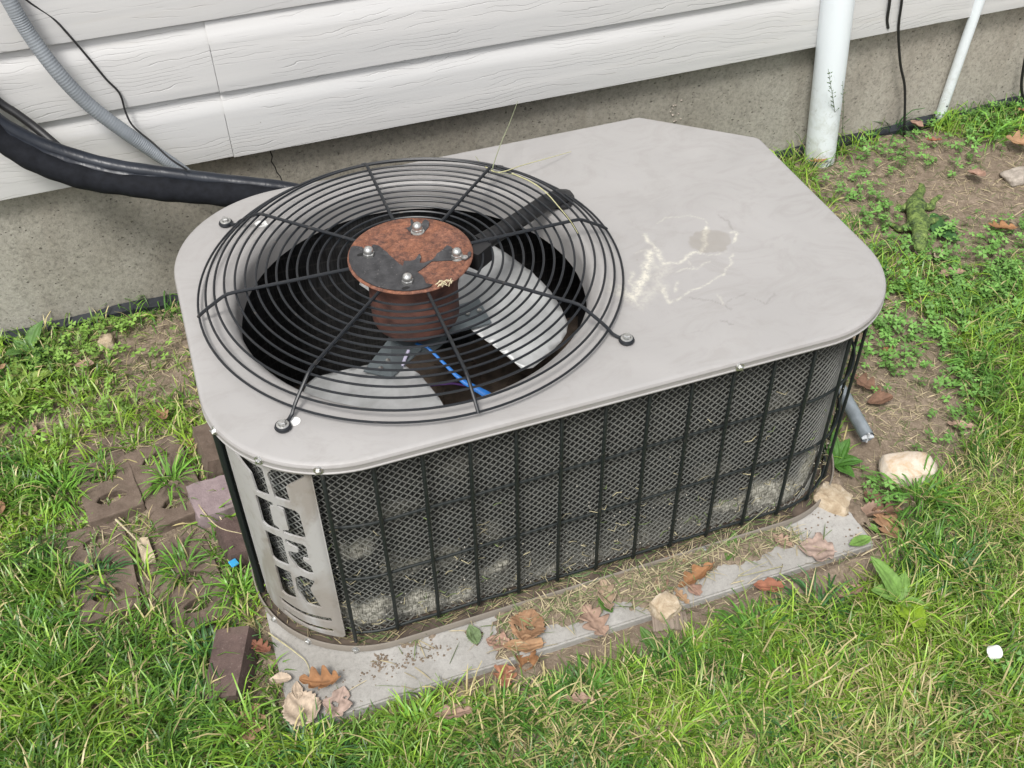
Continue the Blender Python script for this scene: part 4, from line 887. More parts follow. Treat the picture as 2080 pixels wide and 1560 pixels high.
# small litter
def rounded(name, loc, size, mat, rot, bev=.002):
    bm = bmesh.new(); bmesh.ops.create_cube(bm, size=1)
    for v in bm.verts: v.co = Vector((v.co.x*size[0], v.co.y*size[1], v.co.z*size[2]))
    bmesh.ops.bevel(bm, geom=bm.edges[:], offset=bev, segments=3, affect='EDGES'); me = bpy.data.meshes.new(name); bm.to_mesh(me); bm.free(); o = link(name, me, mat); sharp(me, 40); o.location = loc; o.rotation_euler = rot; return o
c_ = (0.958, 0.5982, 0.02); m = MB(); m.lathe([(.0001, .0078), (.0085, .0078), (.0096, .0068), (.0100, .005), (.0100, -.006), (.0090, -.006), (.0088, .004)], (0, 0, 0), 28)
o = m.build('bottle_cap', MAT['plasticwhite']); o.location = (c_[0], c_[1], Hs(c_[0], c_[1])+.040); o.rotation_euler = (R(38), R(18), R(20)); tag(o, 'small white plastic cap lying in the grass at the lower right', 'cap')
c_ = (-0.0872, 1.1569, -0.0); o = rounded('blue_fragment', (c_[0], c_[1], .022), (.014, .012, .002), MAT['bluechip'], (R(20), R(15), R(30)), .0006); tag(o, 'tiny bright blue plastic fragment beside the dark brick', 'plastic bit')
c_ = (-0.2216, 1.247, -0.0); o = lump('wood_chip', (c_[0], c_[1], Hs(c_[0], c_[1])+.014), (.019, .052, .012), simple('pale_wood', (.50, .41, .29), .8, 0, .25, 40), 51, (R(6), R(10), R(10)), .75, rough=.12); tag(o, 'pale split wood chip standing between the bricks', 'wood chip')

# lizard figure : one skinned mesh
def lizard():
    base = Vector((1.4654, 1.5379, 0.03)); hz = Hs(base.x, base.y); base.z = hz
    def w_(p, h): return Vector((p[0], p[1], hz+h))-base
    N = {}; 
    J = {'nose': (1.3944, 1.4312, 0.02), 'head': (1.4106, 1.4552, 0.03), 'neck': (1.4312, 1.4831, 0.03), 'chest': (1.4524, 1.5154, 0.03), 'mid': (1.4658, 1.5457, 0.03), 'belly': (1.4813, 1.5718, 0.03), 'hip': (1.4979, 1.594, 0.03), 't1': (1.52, 1.6146, 0.03), 't2': (1.5455, 1.6344, 0.03), 't3': (1.5584, 1.6529, 0.03), 't4': (1.5561, 1.6667, 0.03), 'fr1': (1.4726, 1.5155, 0.03), 'fr2': (1.5036, 1.5234, 0.03), 'fr3': (1.5329, 1.5322, 0.03), 'fl1': (1.4293, 1.5183, 0.03), 'fl2': (1.4103, 1.5235, 0.03), 'fl3': (1.413, 1.5498, 0.03), 'hr1': (1.5083, 1.5737, 0.03), 'hr2': (1.5246, 1.5676, 0.03), 'hr3': (1.547, 1.5919, 0.03), 'hr4': (1.5755, 1.6061, 0.03), 'hl1': (1.4779, 1.5893, 0.03), 'hl2': (1.4602, 1.5859, 0.03), 'hl3': (1.4662, 1.606, 0.03)}
    hgt = dict(nose=.022, head=.026, neck=.026, chest=.024, mid=.022, belly=.021, hip=.018, t1=.015, t2=.012, t3=.010, t4=.008, fr1=.020, fr2=.014, fr3=.008, fl1=.019, fl2=.012, fl3=.006, hr1=.017, hr2=.012, hr3=.009, hr4=.006, hl1=.017, hl2=.012, hl3=.006)
    rad = dict(nose=.009, head=.0155, neck=.0150, chest=.0185, mid=.0170, belly=.0178, hip=.0145, t1=.0105, t2=.0085, t3=.0065, t4=.0030, fr1=.0085, fr2=.0065, fr3=.0045, fl1=.0085, fl2=.0065, fl3=.0045, hr1=.0085, hr2=.0075, hr3=.0060, hr4=.0045, hl1=.0085, hl2=.007, hl3=.0045); rad = {k: v*1.18 for k, v in rad.items()}
    ch = [['nose', 'head', 'neck', 'chest', 'mid', 'belly', 'hip', 't1', 't2', 't3', 't4'], ['chest', 'fr1', 'fr2', 'fr3'], ['chest', 'fl1', 'fl2', 'fl3'], ['hip', 'hr1', 'hr2', 'hr3', 'hr4'], ['hip', 'hl1', 'hl2', 'hl3']]
    names = list(J); V = [w_(J[k], hgt[k]) for k in names]; E = [(names.index(a), names.index(b)) for c in ch for a, b in zip(c, c[1:])]; RR = [rad[k] for k in names]
    # toes
    for end, prev in (('fr3', 'fr2'), ('fl3', 'fl2'), ('hr4', 'hr3'), ('hl3', 'hl2')):
        e = names.index(end); d = (V[e]-V[names.index(prev)]); d.z = 0; d.normalize()
        for a in (-.7, -.2, .3, .8): V.append(V[e]+Matrix.Rotation(a, 3, 'Z') @ d*.013+Vector((0, 0, -.003))); E.append((e, len(V)-1)); RR.append(.0016)
    me = bpy.data.meshes.new('lizard_figure'); me.from_pydata([tuple(v) for v in V], E, []); o = bpy.data.objects.new('lizard_figure', me); C.objects.link(o); o.location = base
    o.modifiers.new('s', 'SKIN'); 
    for i, r_ in enumerate(RR): me.skin_vertices[0].data[i].radius = (r_, r_*.82)
    me.skin_vertices[0].data[names.index('belly')].use_root = True
    md = o.modifiers.new('u', 'SUBSURF'); md.levels = 2; md.render_levels = 2
    dg = bpy.context.evaluated_depsgraph_get(); me2 = bpy.data.meshes.new_from_object(o.evaluated_get(dg)); o.modifiers.clear(); o.data = me2; me2.materials.clear(); me2.materials.append(MAT['lizard'])
    me2.polygons.foreach_set('use_smooth', [True]*len(me2.polygons))
    tag(o, 'mossy green lizard garden figure lying on bare soil behind the unit', 'lizard figure')
    hd = w_(J['head'], .036); nk = (w_(J['nose'], 0)-w_(J['head'], 0)); nk.z = 0; nk.normalize(); sdv = Vector((-nk.y, nk.x, 0))
    for s_ in (-1, 1):
        m = MB(); p = Vector(base)+hd+sdv*s_*.0105+nk*.004; m.lathe([(.0001, .0035), (.002, .003), (.0034, 0), (.002, -.003)], p, 10); ee = m.build('eye', MAT['lizard'], o)
        ee.matrix_parent_inverse = Matrix.Translation(-base)
    m = MB(); p = base+w_(J['nose'], .017)
    m.tube([p-nk*.012+sdv*.0088, p+sdv*.006, p+nk*.007, p-sdv*.006, p-nk*.012-sdv*.0088], .0016, 5); mo = m.build('mouth', MAT['brickdark'], o); mo.matrix_parent_inverse = Matrix.Translation(-base)
lizard()

# ================================================================== LEAVES
def blob(x, y, c, rx, ry=None): ry = ry or rx; return np.exp(-(((x-c[0])/rx)**2+((y-c[1])/ry)**2))
BARE = [(1.6457, 1.7975, 0.12, 0.1, 0.6), (1.6635, 1.6116, 0.28, 0.22, 1.2), (1.4835, 1.6586, 0.12, 0.2, 0.8), (1.2224, 1.2173, 0.1, 0.16, 0.9), (1.1602, 1.0946, 0.13, 0.12, 1.1), (0.9843, 0.941, 0.12, 0.08, 1.0), (0.8302, 0.8195, 0.12, 0.035, 1.0), (0.6996, 0.8114, 0.16, 0.022, 1.0), (0.5681, 0.8252, 0.16, 0.022, 0.9), (0.4664, 0.7872, 0.05, 0.02, 0.5), (0.3283, 0.8241, 0.1, 0.024, 0.9), (0.2434, 0.8064, 0.06, 0.02, 0.5), (-0.3987, 1.592, 0.09, 0.04, 0.8), (-0.1412, 1.7421, 0.1, 0.06, 0.8), (-0.154, 1.6262, 0.1, 0.05, 0.4), (1.3851, 1.3006, 0.1, 0.1, 0.2)]
def density(x, y):
    n = fbm(x*9, y*9, 40, 3)
    lawn = sstep((.822-.026*sstep((x-.25)/.2)+.045*(n-.5)+.55*np.clip(x-.86, 0, .4)-y)/.035+.5)          # front and right lawn
    left = sstep((-.02-x)/.03)*(.50+.42*sstep((-.30-x)/.08))*(1-.80*blob(x, y, (-.22, 1.30), .19, .19))*(1-.30*sstep((y-1.42)/.15))
    far = .42*sstep((x-.9)/.1)*sstep((y-.9)/.05)
    rgt = .30*blob(x, y, (1.3378, 1.1357), .16, .14)+.3*blob(x, y, (1.482, 1.832), .12, .06)+.5*blob(x, y, (1.7056, 1.8002), .2, .06)+.3*blob(x, y, (1.3462, 1.0456), .12, .1)
    d = np.maximum(np.maximum(lawn, left), far+rgt)
    for bx, by, rx, ry, wt in BARE: d = d-wt*blob(x, y, (bx, by), rx, ry)*.8
    return np.clip(d, 0, 1)
def vline(): pass
def leaf_mesh(name, L, W, kind, col, seed, curl=.25, roll=.3, hole=None):
    r = np.random.default_rng(seed); nu, nv = 14, 34; V = []; K = []; F = []
    for j in range(nv+1):
        t = j/nv
        if kind == 'oak':
            env = math.sin(PI*min(1, t*.92+.06))**.6*(.55+.45*math.sin(PI*t)); lob = .30+.70*abs(math.sin(PI*(t*3.6+.12)))**.8; wd = env*lob
        elif kind == 'maple': wd = (math.sin(PI*t**.75)**.8)*(.62+.38*abs(math.cos(PI*(t*2.4))))
        else: wd = math.sin(PI*t**.8)**.8*(1+.07*math.sin(t*60))
        if t < .07 and kind != 'plain': wd = .035
        for i in range(nu+1):
            u = i/nu*2-1; sk = .22*abs(u)*(1 if kind == 'oak' else .25)
            jag = 1+.10*(r.random()-.5)*(abs(u) > .95)
            x = u*wd*W/2*jag; y = (t+sk*wd*.35-.5)*L
            z = curl*W*(abs(u)*wd)**1.6*.6+roll*L*(t-.5)**2*1.2+.035*W*math.sin(u*9+t*5+seed)*wd+.05*W*math.sin(t*11+seed)*u*wd
            V.append((x, y, z)); v_ = .62+.62*fbm(x*130+seed, y*130, seed, 4)-.25*(abs(u) < .08)*(kind != 'x')-.12*(abs(math.sin((t*7+abs(u)*1.1)*PI)) < .12)
            K.append([c*float(v_) for c in col])
    for j in range(nv):
        for i in range(nu):
            if hole and any((((i+.5)/nu*2-1-hx)/ha)**2+(((j+.5)/nv-hy)/hb)**2 < 1 for hx, hy, ha, hb in hole): continue
            F.append((j*(nu+1)+i, j*(nu+1)+i+1, (j+1)*(nu+1)+i+1, (j+1)*(nu+1)+i))
    V = np.array(V); V[:, 2] -= V[:, 2].min()
    o = np_mesh(name, V, np.array(F), np.array(K), MAT['straw']); md = o.modifiers.new('t', 'SOLIDIFY'); md.thickness = .0005
    return o
ORG = (.36, .185, .085); TAN = (.42, .27, .155); PALE = (.56, .45, .34); PNK = (.40, .25, .185); RED = (.27, .115, .07); BRN = (.22, .125, .08); GRN = (.10, .24, .045); LGR = (.20, .36, .08)
LV = [((0.0021, 0.9018, 0.012), 0.062, 0.04, 'oak', 'ORG', 70, 0.9, 0.9, 'curled orange brown oak leaf standing on the left front corner of the pad'), ((-0.0369, 0.8708, 0.006), 0.066, 0.058, 'plain', 'PALE', 20, 0.2, 0.25, 'large pale papery leaf overlapping the front left corner of the pad'), ((-0.0557, 0.9286, 0.01), 0.034, 0.018, 'plain', 'PALE', 70, 0.5, 0.3, 'small cream curled leaf at the left edge of the pad'), ((-0.0371, 0.9025, 0.006), 0.034, 0.016, 'plain', 'PALE', -10, 0.4, 0.3, 'narrow cream leaf scrap between the orange leaf and the big pale leaf'), ((0.0167, 0.8626, 0.004), 0.055, 0.046, 'maple', 'PNK2', -30, 0.2, 0.2, 'pale pinkish leaf with holes right of the curled orange oak leaf'), ((-0.1108, 0.8739, -0.0), 0.062, 0.045, 'oak', 'TAN', -25, 0.5, 0.5, 'tan oak leaf lying in the grass at the bottom left of the pad'), ((-0.0738, 0.9916, 0.02), 0.038, 0.028, 'oak', 'RED', 40, 0.5, 0.5, 'small dark red oak leaf on the tilted brick'), ((0.321, 0.8861, 0.012), 0.06, 0.054, 'plain', 'ORGT', -35, 0.45, 0.5, 'curled tan leaf with a slit hole touching the base pan'), ((0.3055, 0.859, 0.008), 0.066, 0.03, 'maple', 'TANO', 75, 0.5, 0.4, 'long toothed tan leaf below the leaf with the slit hole'), ((0.3045, 0.8392, 0.004), 0.048, 0.036, 'maple', 'ORG', -30, 0.6, 0.5, 'orange brown leaf tip hanging over the pad edge'), ((0.2624, 0.8275, -0.0), 0.062, 0.038, 'oak', 'PINKO', -20, 0.3, 0.3, 'salmon coloured leaf leaning on the front edge of the pad'), ((0.2699, 0.8781, 0.006), 0.04, 0.034, 'maple', 'PNK', 50, 0.3, 0.2, 'brownish pink leaf piece left of the toothed tan leaf'), ((0.4232, 0.8625, 0.006), 0.062, 0.052, 'oak', 'PNKT', 10, 0.3, 0.2, 'pinkish tan oak leaf flat on the pad in the middle of the front'), ((0.4561, 0.8934, 0.014), 0.062, 0.032, 'oak', 'PALE2', -12, 0.9, 0.5, 'crumpled pale tan leaf standing above the pinkish oak leaf'), ((0.5169, 0.9217, 0.006), 0.036, 0.026, 'maple', 'ORG', 70, 0.3, 0.2, 'small orange leaf under the base pan rim'), ((0.5857, 0.9157, 0.008), 0.048, 0.032, 'oak', 'ORGT', 75, 0.6, 0.3, 'rolled tan leaf touching the rim of the base pan'), ((0.6096, 0.8845, 0.01), 0.075, 0.028, 'oak', 'ORG', 105, 0.9, 0.3, 'long curled orange leaf on the clippings above the bare pad patch'), ((0.5527, 0.8926, 0.008), 0.045, 0.02, 'plain', 'PNK', -40, 0.7, 0.3, 'folded mauve brown leaf left of the long orange leaf'), ((0.5953, 0.8668, 0.004), 0.036, 0.026, 'maple', 'PNK', 10, 0.4, 0.3, 'small crumpled brown leaf on the bare pad patch'), ((0.5713, 0.8586, 0.004), 0.034, 0.018, 'oak', 'TAN', 20, 0.4, 0.3, 'small tan leaf scrap near the stone on the pad'), ((0.7129, 0.8318, -0.0), 0.052, 0.032, 'maple', 'REDO', 70, 0.4, 0.4, 'reddish orange leaf just below the pad edge'), ((0.8202, 0.8645, 0.004), 0.062, 0.066, 'maple', 'PNK2', 60, 0.2, 0.15, 'broad pale pink brown leaf at the right end of the pad'), ((0.7754, 0.8988, 0.006), 0.038, 0.024, 'oak', 'PNKT', 30, 0.5, 0.3, 'pale leaf piece beside the soil heap on the pad'), ((0.9667, 0.8709, 0.008), 0.082, 0.066, 'oak', 'ORGT', 5, 0.35, 0.2, 'large lobed brown oak leaf right of the pad'), ((0.9511, 0.9078, 0.014), 0.07, 0.022, 'plain', 'PNKT', 88, 1.6, 0.1, 'rolled up brown leaf between the tan stone and the big oak leaf'), ((0.9856, 0.9056, 0.01), 0.06, 0.03, 'oak', 'BRN', 80, 0.9, 0.3, 'dark brown leaf behind the rolled up leaf'), ((0.9785, 0.9382, 0.008), 0.04, 0.03, 'maple', 'BRN', 20, 0.5, 0.3, 'dark brown leaf under the clover beside the white stone'), ((1.1094, 1.1681, 0.02), 0.062, 0.036, 'oak', 'BRN', 30, 0.6, 0.5, 'dark brown curled leaf lying behind the right corner of the unit'), ((1.1149, 1.1288, 0.015), 0.05, 0.03, 'plain', 'BRN', 80, 0.5, 0.3, 'brown leaf lying flat beside the metal pipe'), ((1.1943, 1.2302, 0.02), 0.022, 0.018, 'plain', 'ORG', 0, 0.5, 0.3, 'tiny orange leaf in the soil right of the lid corner'), ((1.433, 1.4173, 0.03), 0.052, 0.022, 'oak', 'PALE', -55, 0.7, 0.4, 'cream torn leaf just in front of the lizard head'), ((1.6203, 1.45, 0.03), 0.066, 0.044, 'oak', 'ORG', 70, 0.4, 0.3, 'orange oak leaf on bare soil right of the lizard'), ((1.6757, 1.6219, 0.035), 0.044, 0.034, 'plain', 'PNK', 20, 0.4, 0.2, 'reddish brown leaf on bare soil above the orange oak leaf'), ((1.8451, 1.6863, 0.045), 0.07, 0.05, 'oak', 'TANO', 40, 0.5, 0.3, 'tan oak leaf at the far right edge near the wall'), ((1.6503, 1.7536, 0.045), 0.05, 0.022, 'oak', 'REDO', 85, 0.5, 0.3, 'narrow reddish leaf between the two white pipes'), ((1.9326, 1.7825, 0.045), 0.04, 0.032, 'oak', 'ORG', 30, 0.4, 0.3, 'orange leaf close to the wall at the far right'), ((1.3663, 1.7849, 0.03), 0.045, 0.018, 'oak', 'ORG', 75, 0.5, 0.3, 'small orange leaf at the foot of the thick white pipe'), ((1.6552, 1.8298, 0.045), 0.034, 0.028, 'plain', 'PNK', 40, 0.5, 0.4, 'crumpled brown leaf at the foot of the long black cable'), ((1.4264, 1.3624, 0.03), 0.06, 0.03, 'oak', 'PNKT', 70, 0.4, 0.2, 'brown leaf partly hidden under the clover patch'), ((1.2192, 1.0241, 0.02), 0.05, 0.026, 'oak', 'PNKT', 60, 0.3, 0.2, 'faded brown leaf in the thin grass right of the metal pipe'), ((-0.1564, 1.5324, 0.015), 0.038, 0.028, 'oak', 'ORGT', 20, 0.5, 0.4, 'small orange brown leaf in the grass left of the lid'), ((-0.1119, 1.4446, 0.012), 0.034, 0.02, 'plain', 'ORGT', 40, 0.5, 0.4, 'little brown leaf scrap near the upright brick'), ((-0.2819, 1.7147, 0.02), 0.036, 0.022, 'plain', 'PNKT', 80, 0.4, 0.2, 'small pinkish leaf in the clippings below the round stone'), ((-0.4291, 1.7532, 0.02), 0.02, 0.02, 'plain', 'TAN', 0, 0.4, 0.2, 'tiny tan leaf at the left margin'), ((-0.3874, 1.5776, 0.01), 0.045, 0.02, 'plain', 'PNKT', -10, 0.4, 0.3, 'brown leaf on the soil patch at the far left'), ((-0.4439, 1.4068, 0.01), 0.045, 0.018, 'plain', 'ORGT', 10, 0.5, 0.3, 'orange leaf cut by the left margin of the photo'), ((0.1725, 0.7879, -0.0), 0.06, 0.03, 'oak', 'PNKT', 85, 0.4, 0.2, 'brown leaf sunk in the grass below the pad edge'), ((0.3538, 0.7488, -0.0), 0.045, 0.02, 'oak', 'PNKT', 60, 0.3, 0.2, 'thin brown leaf hidden in the lawn near the pad'), ((0.8274, 0.7745, -0.0), 0.045, 0.018, 'plain', 'PNK', 88, 0.3, 0.2, 'dull brown leaf in the soil strip left of the dandelion')]
CM = dict(ORG=ORG, PALE=PALE, TAN=TAN, RED=RED, PNK=PNK, BRN=BRN, PNK2=(.47, .35, .29), ORGT=(.37, .215, .12), TANO=(.40, .24, .13), PINKO=(.47, .22, .13), PNKT=(.40, .27, .20), PALE2=(.46, .34, .24), REDO=(.36, .15, .09))
HOL = {1: None, 4: [(-.2, .45, .22, .07), (.5, .7, .15, .04)], 7: [(.1, .5, .28, .05), (-.5, .35, .2, .05)], 11: [(.3, .6, .2, .05)], 23: [(.25, .3, .1, .02)]}
for k, (p, L_, W_, kd, cn, rot, cu, ro, lab) in enumerate(LV):
    o = leaf_mesh('dry_leaf', L_, W_, kd, CM[cn], 100+k, cu, ro, HOL.get(k))
    inp = PX0 < p[0] < PX1 and p[1] > PY0
    o.location = (p[0], p[1], (.003 if inp else Hs(p[0], p[1])+.004+.020*float(density(np.array([p[0]]), np.array([p[1]]))[0]))+max(0, p[2]-.004)*.6); o.rotation_euler = (R(random.uniform(-12, 12)), R(random.uniform(-12, 12)), R(rot)); tag(o, lab, 'dry leaf', 'dry leaves around the unit')
# green broad leaves lying or growing
def rosette(name, p, leaves, label, cat, col):
    e = empty(name, at(p, .016 if name == 'dandelion' else .002), label, cat)
    for k, (az_, L_, W_, tilt, c) in enumerate(leaves):
        o = leaf_mesh('leaf', L_, W_, 'plain', c or col, 300+k+int(p[0]*50), .25, -.25)
        vs = np.zeros(len(o.data.vertices)*3); o.data.vertices.foreach_get('co', vs); vs = vs.reshape(-1, 3); vs[:, 1] += L_/2; o.data.vertices.foreach_set('co', vs.ravel())
        o.data.materials[0] = MAT['cloverm']; o.parent = e; o.matrix_parent_inverse = Matrix(); o.location = (0, 0, .004); o.rotation_euler = (R(tilt), 0, R(az_))
rosette('dandelion', (0.8874, 0.7326), [(25, .085, .034, 40, None), (172, .072, .042, 14, (.27, .42, .03)), (70, .058, .032, 30, None), (-140, .045, .02, 15, None), (-40, .05, .022, 22, None)], 'bright green dandelion leaves rising from the lawn right of the pad', 'dandelion', LGR)
rosette('broadleaf_weed', (0.9608, 1.0324), [(-60, .055, .024, 35, None), (-120, .05, .026, 20, None), (-20, .06, .022, 45, None), (-170, .05, .024, 15, None), (30, .05, .02, 50, None), (-90, .04, .02, 10, None)], 'dark green broadleaf weed behind the right end of the unit', 'weed', (.085, .22, .035))
rosette('broadleaf_weed', (-0.3841, 1.7972), [(-50, .07, .034, 40, None), (120, .05, .03, 30, None), (40, .04, .022, 30, None), (200, .06, .03, 10, None), (-110, .05, .028, 12, None)], 'green broadleaf weed close to the wall at the far left', 'weed', (.13, .26, .065))
rosette('broadleaf_weed', (-0.4044, 1.7007), [(0, .07, .038, 15, None), (90, .07, .036, 12, None), (180, .06, .036, 15, None), (-80, .07, .036, 12, None)], 'yellow green flat rosette at the left margin', 'weed', (.25, .36, .07))
rosette('broadleaf_weed', (1.4827, 1.4923), [(-30, .06, .032, 16, None), (-150, .055, .034, 8, None), (-90, .05, .03, 10, None)], 'dark green leaves under the raised arm of the lizard', 'weed', (.055, .15, .04))
for p, L_, W_, rot, c, lab in [((0.8929, 0.8539, 0.004), 0.045, 0.02, 95, 'LGR', 'light green fresh leaf lying across the right pad corner'), ((0.6896, 0.9174, 0.006), 0.06, 0.018, -40, 'G2', 'wilted green leaf leaning on the base pan rim'), ((0.2383, 0.9032, 0.004), 0.036, 0.022, 0, 'G3', 'crumpled faded green leaf on the pad in front'), ((0.4484, 0.8824, 0.006), 0.034, 0.018, 20, 'G2', 'small folded green leaf beside the pinkish oak leaf'), ((0.9383, 0.8809, 0.006), 0.03, 0.014, 20, 'LGR', 'small yellow green leaf above the large brown oak leaf'), ((0.4937, 0.8143, -0.0), 0.045, 0.02, 10, 'G2', 'dark green leaf hanging below the pad edge'), ((0.4328, 0.9527, 0.006), 0.04, 0.014, 80, 'G3', 'grey green leaf caught on the base pan')]:
    o = leaf_mesh('green_leaf', L_, W_, 'plain', dict(LGR=LGR, G2=(.12, .24, .05), G3=(.20, .28, .13))[c], int(1e4*p[0]), .3, .2); o.data.materials[0] = MAT['cloverm']
    o.location = (p[0], p[1], max(.003 if p[1] > PY0 and p[0] < PX1 else -9, Hs(p[0], p[1])+.005)+p[2]); o.rotation_euler = (R(6), R(random.uniform(-12, 12)), R(rot)); tag(o, lab, 'green leaf')

# ================================================================== GRASS, STRAW, CLOVER
def inview(x, y, mg=.12): 
    dx, dy, dz = x, y, -1.425
    cx_ = ax.x*dx+ax.y*dy+ax.z*dz; cz = fw.x*dx+fw.y*dy+fw.z*dz; cy_ = dn.x*dx+dn.y*dy+dn.z*dz
    return (cz > .2) & (abs(cx_/cz) < .477+mg) & (abs(cy_/cz) < .358+mg) & (y < WY-.022)
BR = [(-.272, 1.428, 9), (-.170, 1.385, 11), (-.292, 1.235, 4), (-.163, 1.172, 9)]
def onbrick(x, y):
    m_ = np.zeros(x.shape, bool)
    for bx, by, a in BR:
        a = R(a); u = (x-bx)*math.cos(a)+(y-by)*math.sin(a); v = -(x-bx)*math.sin(a)+(y-by)*math.cos(a); hole = np.zeros(x.shape, bool)
        for hy in (-.057, 0, .057): hole |= (u/.022)**2+((v-hy)/.012)**2 < 1
        m_ |= (abs(u) < .05) & (abs(v) < .098) & ~hole
    return m_
def blocked(x, y, mg=0.):
    pad_ = (x > PX0-mg) & (x < PX1+mg) & (y > PY0-mg) & (y < PY1)
    return pad_
STN = [(1.0653, 0.9686), (0.9016, 0.953), (1.0363, 1.052), (1.0443, 1.0996), (-0.2382, 1.7691), (1.4654, 1.5379), (1.4191, 1.4782), (1.5098, 1.6019)]
YEL = [(0.272, 0.7367, 0.12, 0.75), (0.7977, 0.5698, 0.16, 0.6), (1.1518, 0.8673, 0.14, 0.6), (1.0704, 0.7106, 0.08, 0.4), (-0.0862, 1.0653, 0.04, 0.5), (-0.0941, 1.3887, 0.05, 0.5), (0.5081, 0.6261, 0.1, 0.35), (-0.1471, 1.3118, 0.04, 0.5), (0.6642, 0.5533, 0.1, 0.5), (0.9177, 0.4929, 0.08, 0.3), (-0.1721, 1.7225, 0.12, 0.5)]
def yellow(x, y):
    v = .16+.34*(fbm(x*11, y*11, 60, 3)-.35)
    for bx, by, r_, wt in YEL: v = v+wt*blob(x, y, (bx, by), r_)*.7
    return np.clip(v, .02, .9)
def blades(name, x, y, L, W, az_, lean, col, label, cat, mat, z=None, bend=.5, kind='stuff', blunt=None):
    n = len(x); z = H(x, y)-.002 if z is None else z
    dx, dy = np.cos(az_), np.sin(az_); px_, py_ = -dy, dx; ts = np.array([0, .4, .75, 1.]); V = np.zeros((n, 8, 3)); K = np.zeros((n, 8, 3))
    wt = np.array([.75, 1., .8, .12]) 
    for k, t in enumerate(ts):
        th = lean+bend*t*t; h = L*t*np.cos(th*.9); o_ = L*t*np.sin(th*.9)
        ww = W*wt[k]*(1 if k < 3 or blunt is None else 1); 
        if k == 3 and blunt is not None: ww = np.where(blunt, W*.55, W*.1)
        cx_, cy_, cz_ = x+dx*o_, y+dy*o_, z+np.maximum(h, .0015+.002*t)
        tw = .35*np.sin(az_*5+t*2)
        for s_, sg in ((0, -1), (1, 1)):
            V[:, 2*k+s_] = np.stack([cx_+px_*sg*ww/2, cy_+py_*sg*ww/2, cz_+tw*sg*ww/2], 1)
            K[:, 2*k+s_] = col
    i = np.arange(n)[:, None]*8; F = np.concatenate([i+np.array([0, 1, 3, 2]), i+np.array([2, 3, 5, 4]), i+np.array([4, 5, 7, 6])])
    o = np_mesh(name, V.reshape(-1, 3), F, K.reshape(-1, 3), mat); 
    if label: tag(o, label, cat, None, kind)
    return o
def sample(n, dens, seed, box=(-.75, 2.5, .42, 1.85)):
    r = np.random.default_rng(seed); x = r.uniform(box[0], box[1], n); y = r.uniform(box[2], box[3], n); k = inview(x, y); x, y = x[k], y[k]
    k = r.random(len(x)) < dens(x, y); return x[k], y[k], r
def near(x, y, pts, r_):
    k = np.zeros(x.shape, bool)
    for p in pts: k |= np.hypot(x-p[0], y-p[1]) < r_
    return k
# main lawn, clumped: each clump shares a lean and hue
x, y, r = sample(340000, lambda x, y: density(x, y)*(.45+.8*sstep((fbm(x*34, y*34, 71, 2)-.3)/.35)), 1)
k = ~blocked(x, y, .004) & ~onbrick(x, y) & ~near(x, y, STN, .038) & ~near(x, y, [(-.120, 1.0), (-.112, .97), (-.128, .955), (-.110, 1.02)], .034); x, y = x[k], y[k]; n = len(x)
hue = fbm(x*16, y*16, 81, 3)+.16*(r.random(n)-.5); yl = r.random(n) < yellow(x, y)*.9
cg = np.stack([np.interp(hue, [.3, .5, .7], [.070, .150, .270]), np.interp(hue, [.3, .5, .7], [.175, .300, .425]), np.interp(hue, [.3, .5, .7], [.030, .038, .050])], 1)*(.46+1.02*r.random((n, 1)))
cy_ = np.array([.58, .50, .25])*(.6+.6*r.random((n, 1))); cy_[r.random(n) < .4] *= np.array([.62, .95, .5]); col = np.where(yl[:, None], cy_, cg)
aa = fbm(x*11, y*11, 90, 2)*12+r.normal(0, 1.5, n)
fine = sstep((x-1.0)/.12)*sstep((1.05-y)/.2); L = (r.uniform(.024, .064, n)+.020*(r.random(n) < .15))*(1+.2*((x < 0) & (y < 1.1)))*(1-.15*fine)*(.75+.5*hue); W = r.uniform(.0012, .0030, n)*(1+.15*(x < 0))*(1-.3*fine)
back = (y > 1.3) & (x < 0); L = np.where(back, L*.8, L); L = np.where((y > .78) & (x > PX0-.05) & (x < PX1), L*.72, L)
blades('grass', x, y, L, W, aa, r.uniform(.05, 1.15, n)*(1+.2*yl), col, 'green lawn grass with yellow blades surrounding the pad', 'grass', MAT['grass'], blunt=r.random(n) < .35)
NG = n
# thatch: flat dry clippings everywhere on the soil
def dstraw(x, y):
    d = .42+.35*density(x, y)+.3*sstep((-.05-x)/.05)*sstep((y-1.2)/.1); d = d+.4*blob(x, y, (-0.1697, 1.6984), .14, .08)+.4*blob(x, y, (0.9464, 0.9432), .08)+.3*blob(x, y, (1.1602, 1.0946), .14); return np.clip(d*(.3+1.2*sstep((fbm(x*22, y*22, 15, 3)-.3)/.4)), 0, 1)
x, y, r = sample(150000, dstraw, 2); k = ~blocked(x, y, -.002) & (~onbrick(x, y) | (r.random(len(x)) < .22)) & ~near(x, y, STN, .034); x, y = x[k], y[k]; n = len(x); zb = np.where(onbrick(x, y), H(x, y)+.008, H(x, y)-.002)
col = np.array([.50, .42, .27])*(.4+.85*r.random((n, 1))); g2 = r.random(n) < .22; col[g2] = np.array([.14, .19, .065])*(.6+.7*r.random((g2.sum(), 1)))
blades('dry_clippings', x, y, r.uniform(.010, .036, n), r.uniform(.0007, .0018, n), r.uniform(0, 6.28, n), r.uniform(1.2, 1.6, n), col, 'dry brown and straw coloured clippings matted on the soil', 'clippings', MAT['straw'], z=zb, bend=.25)
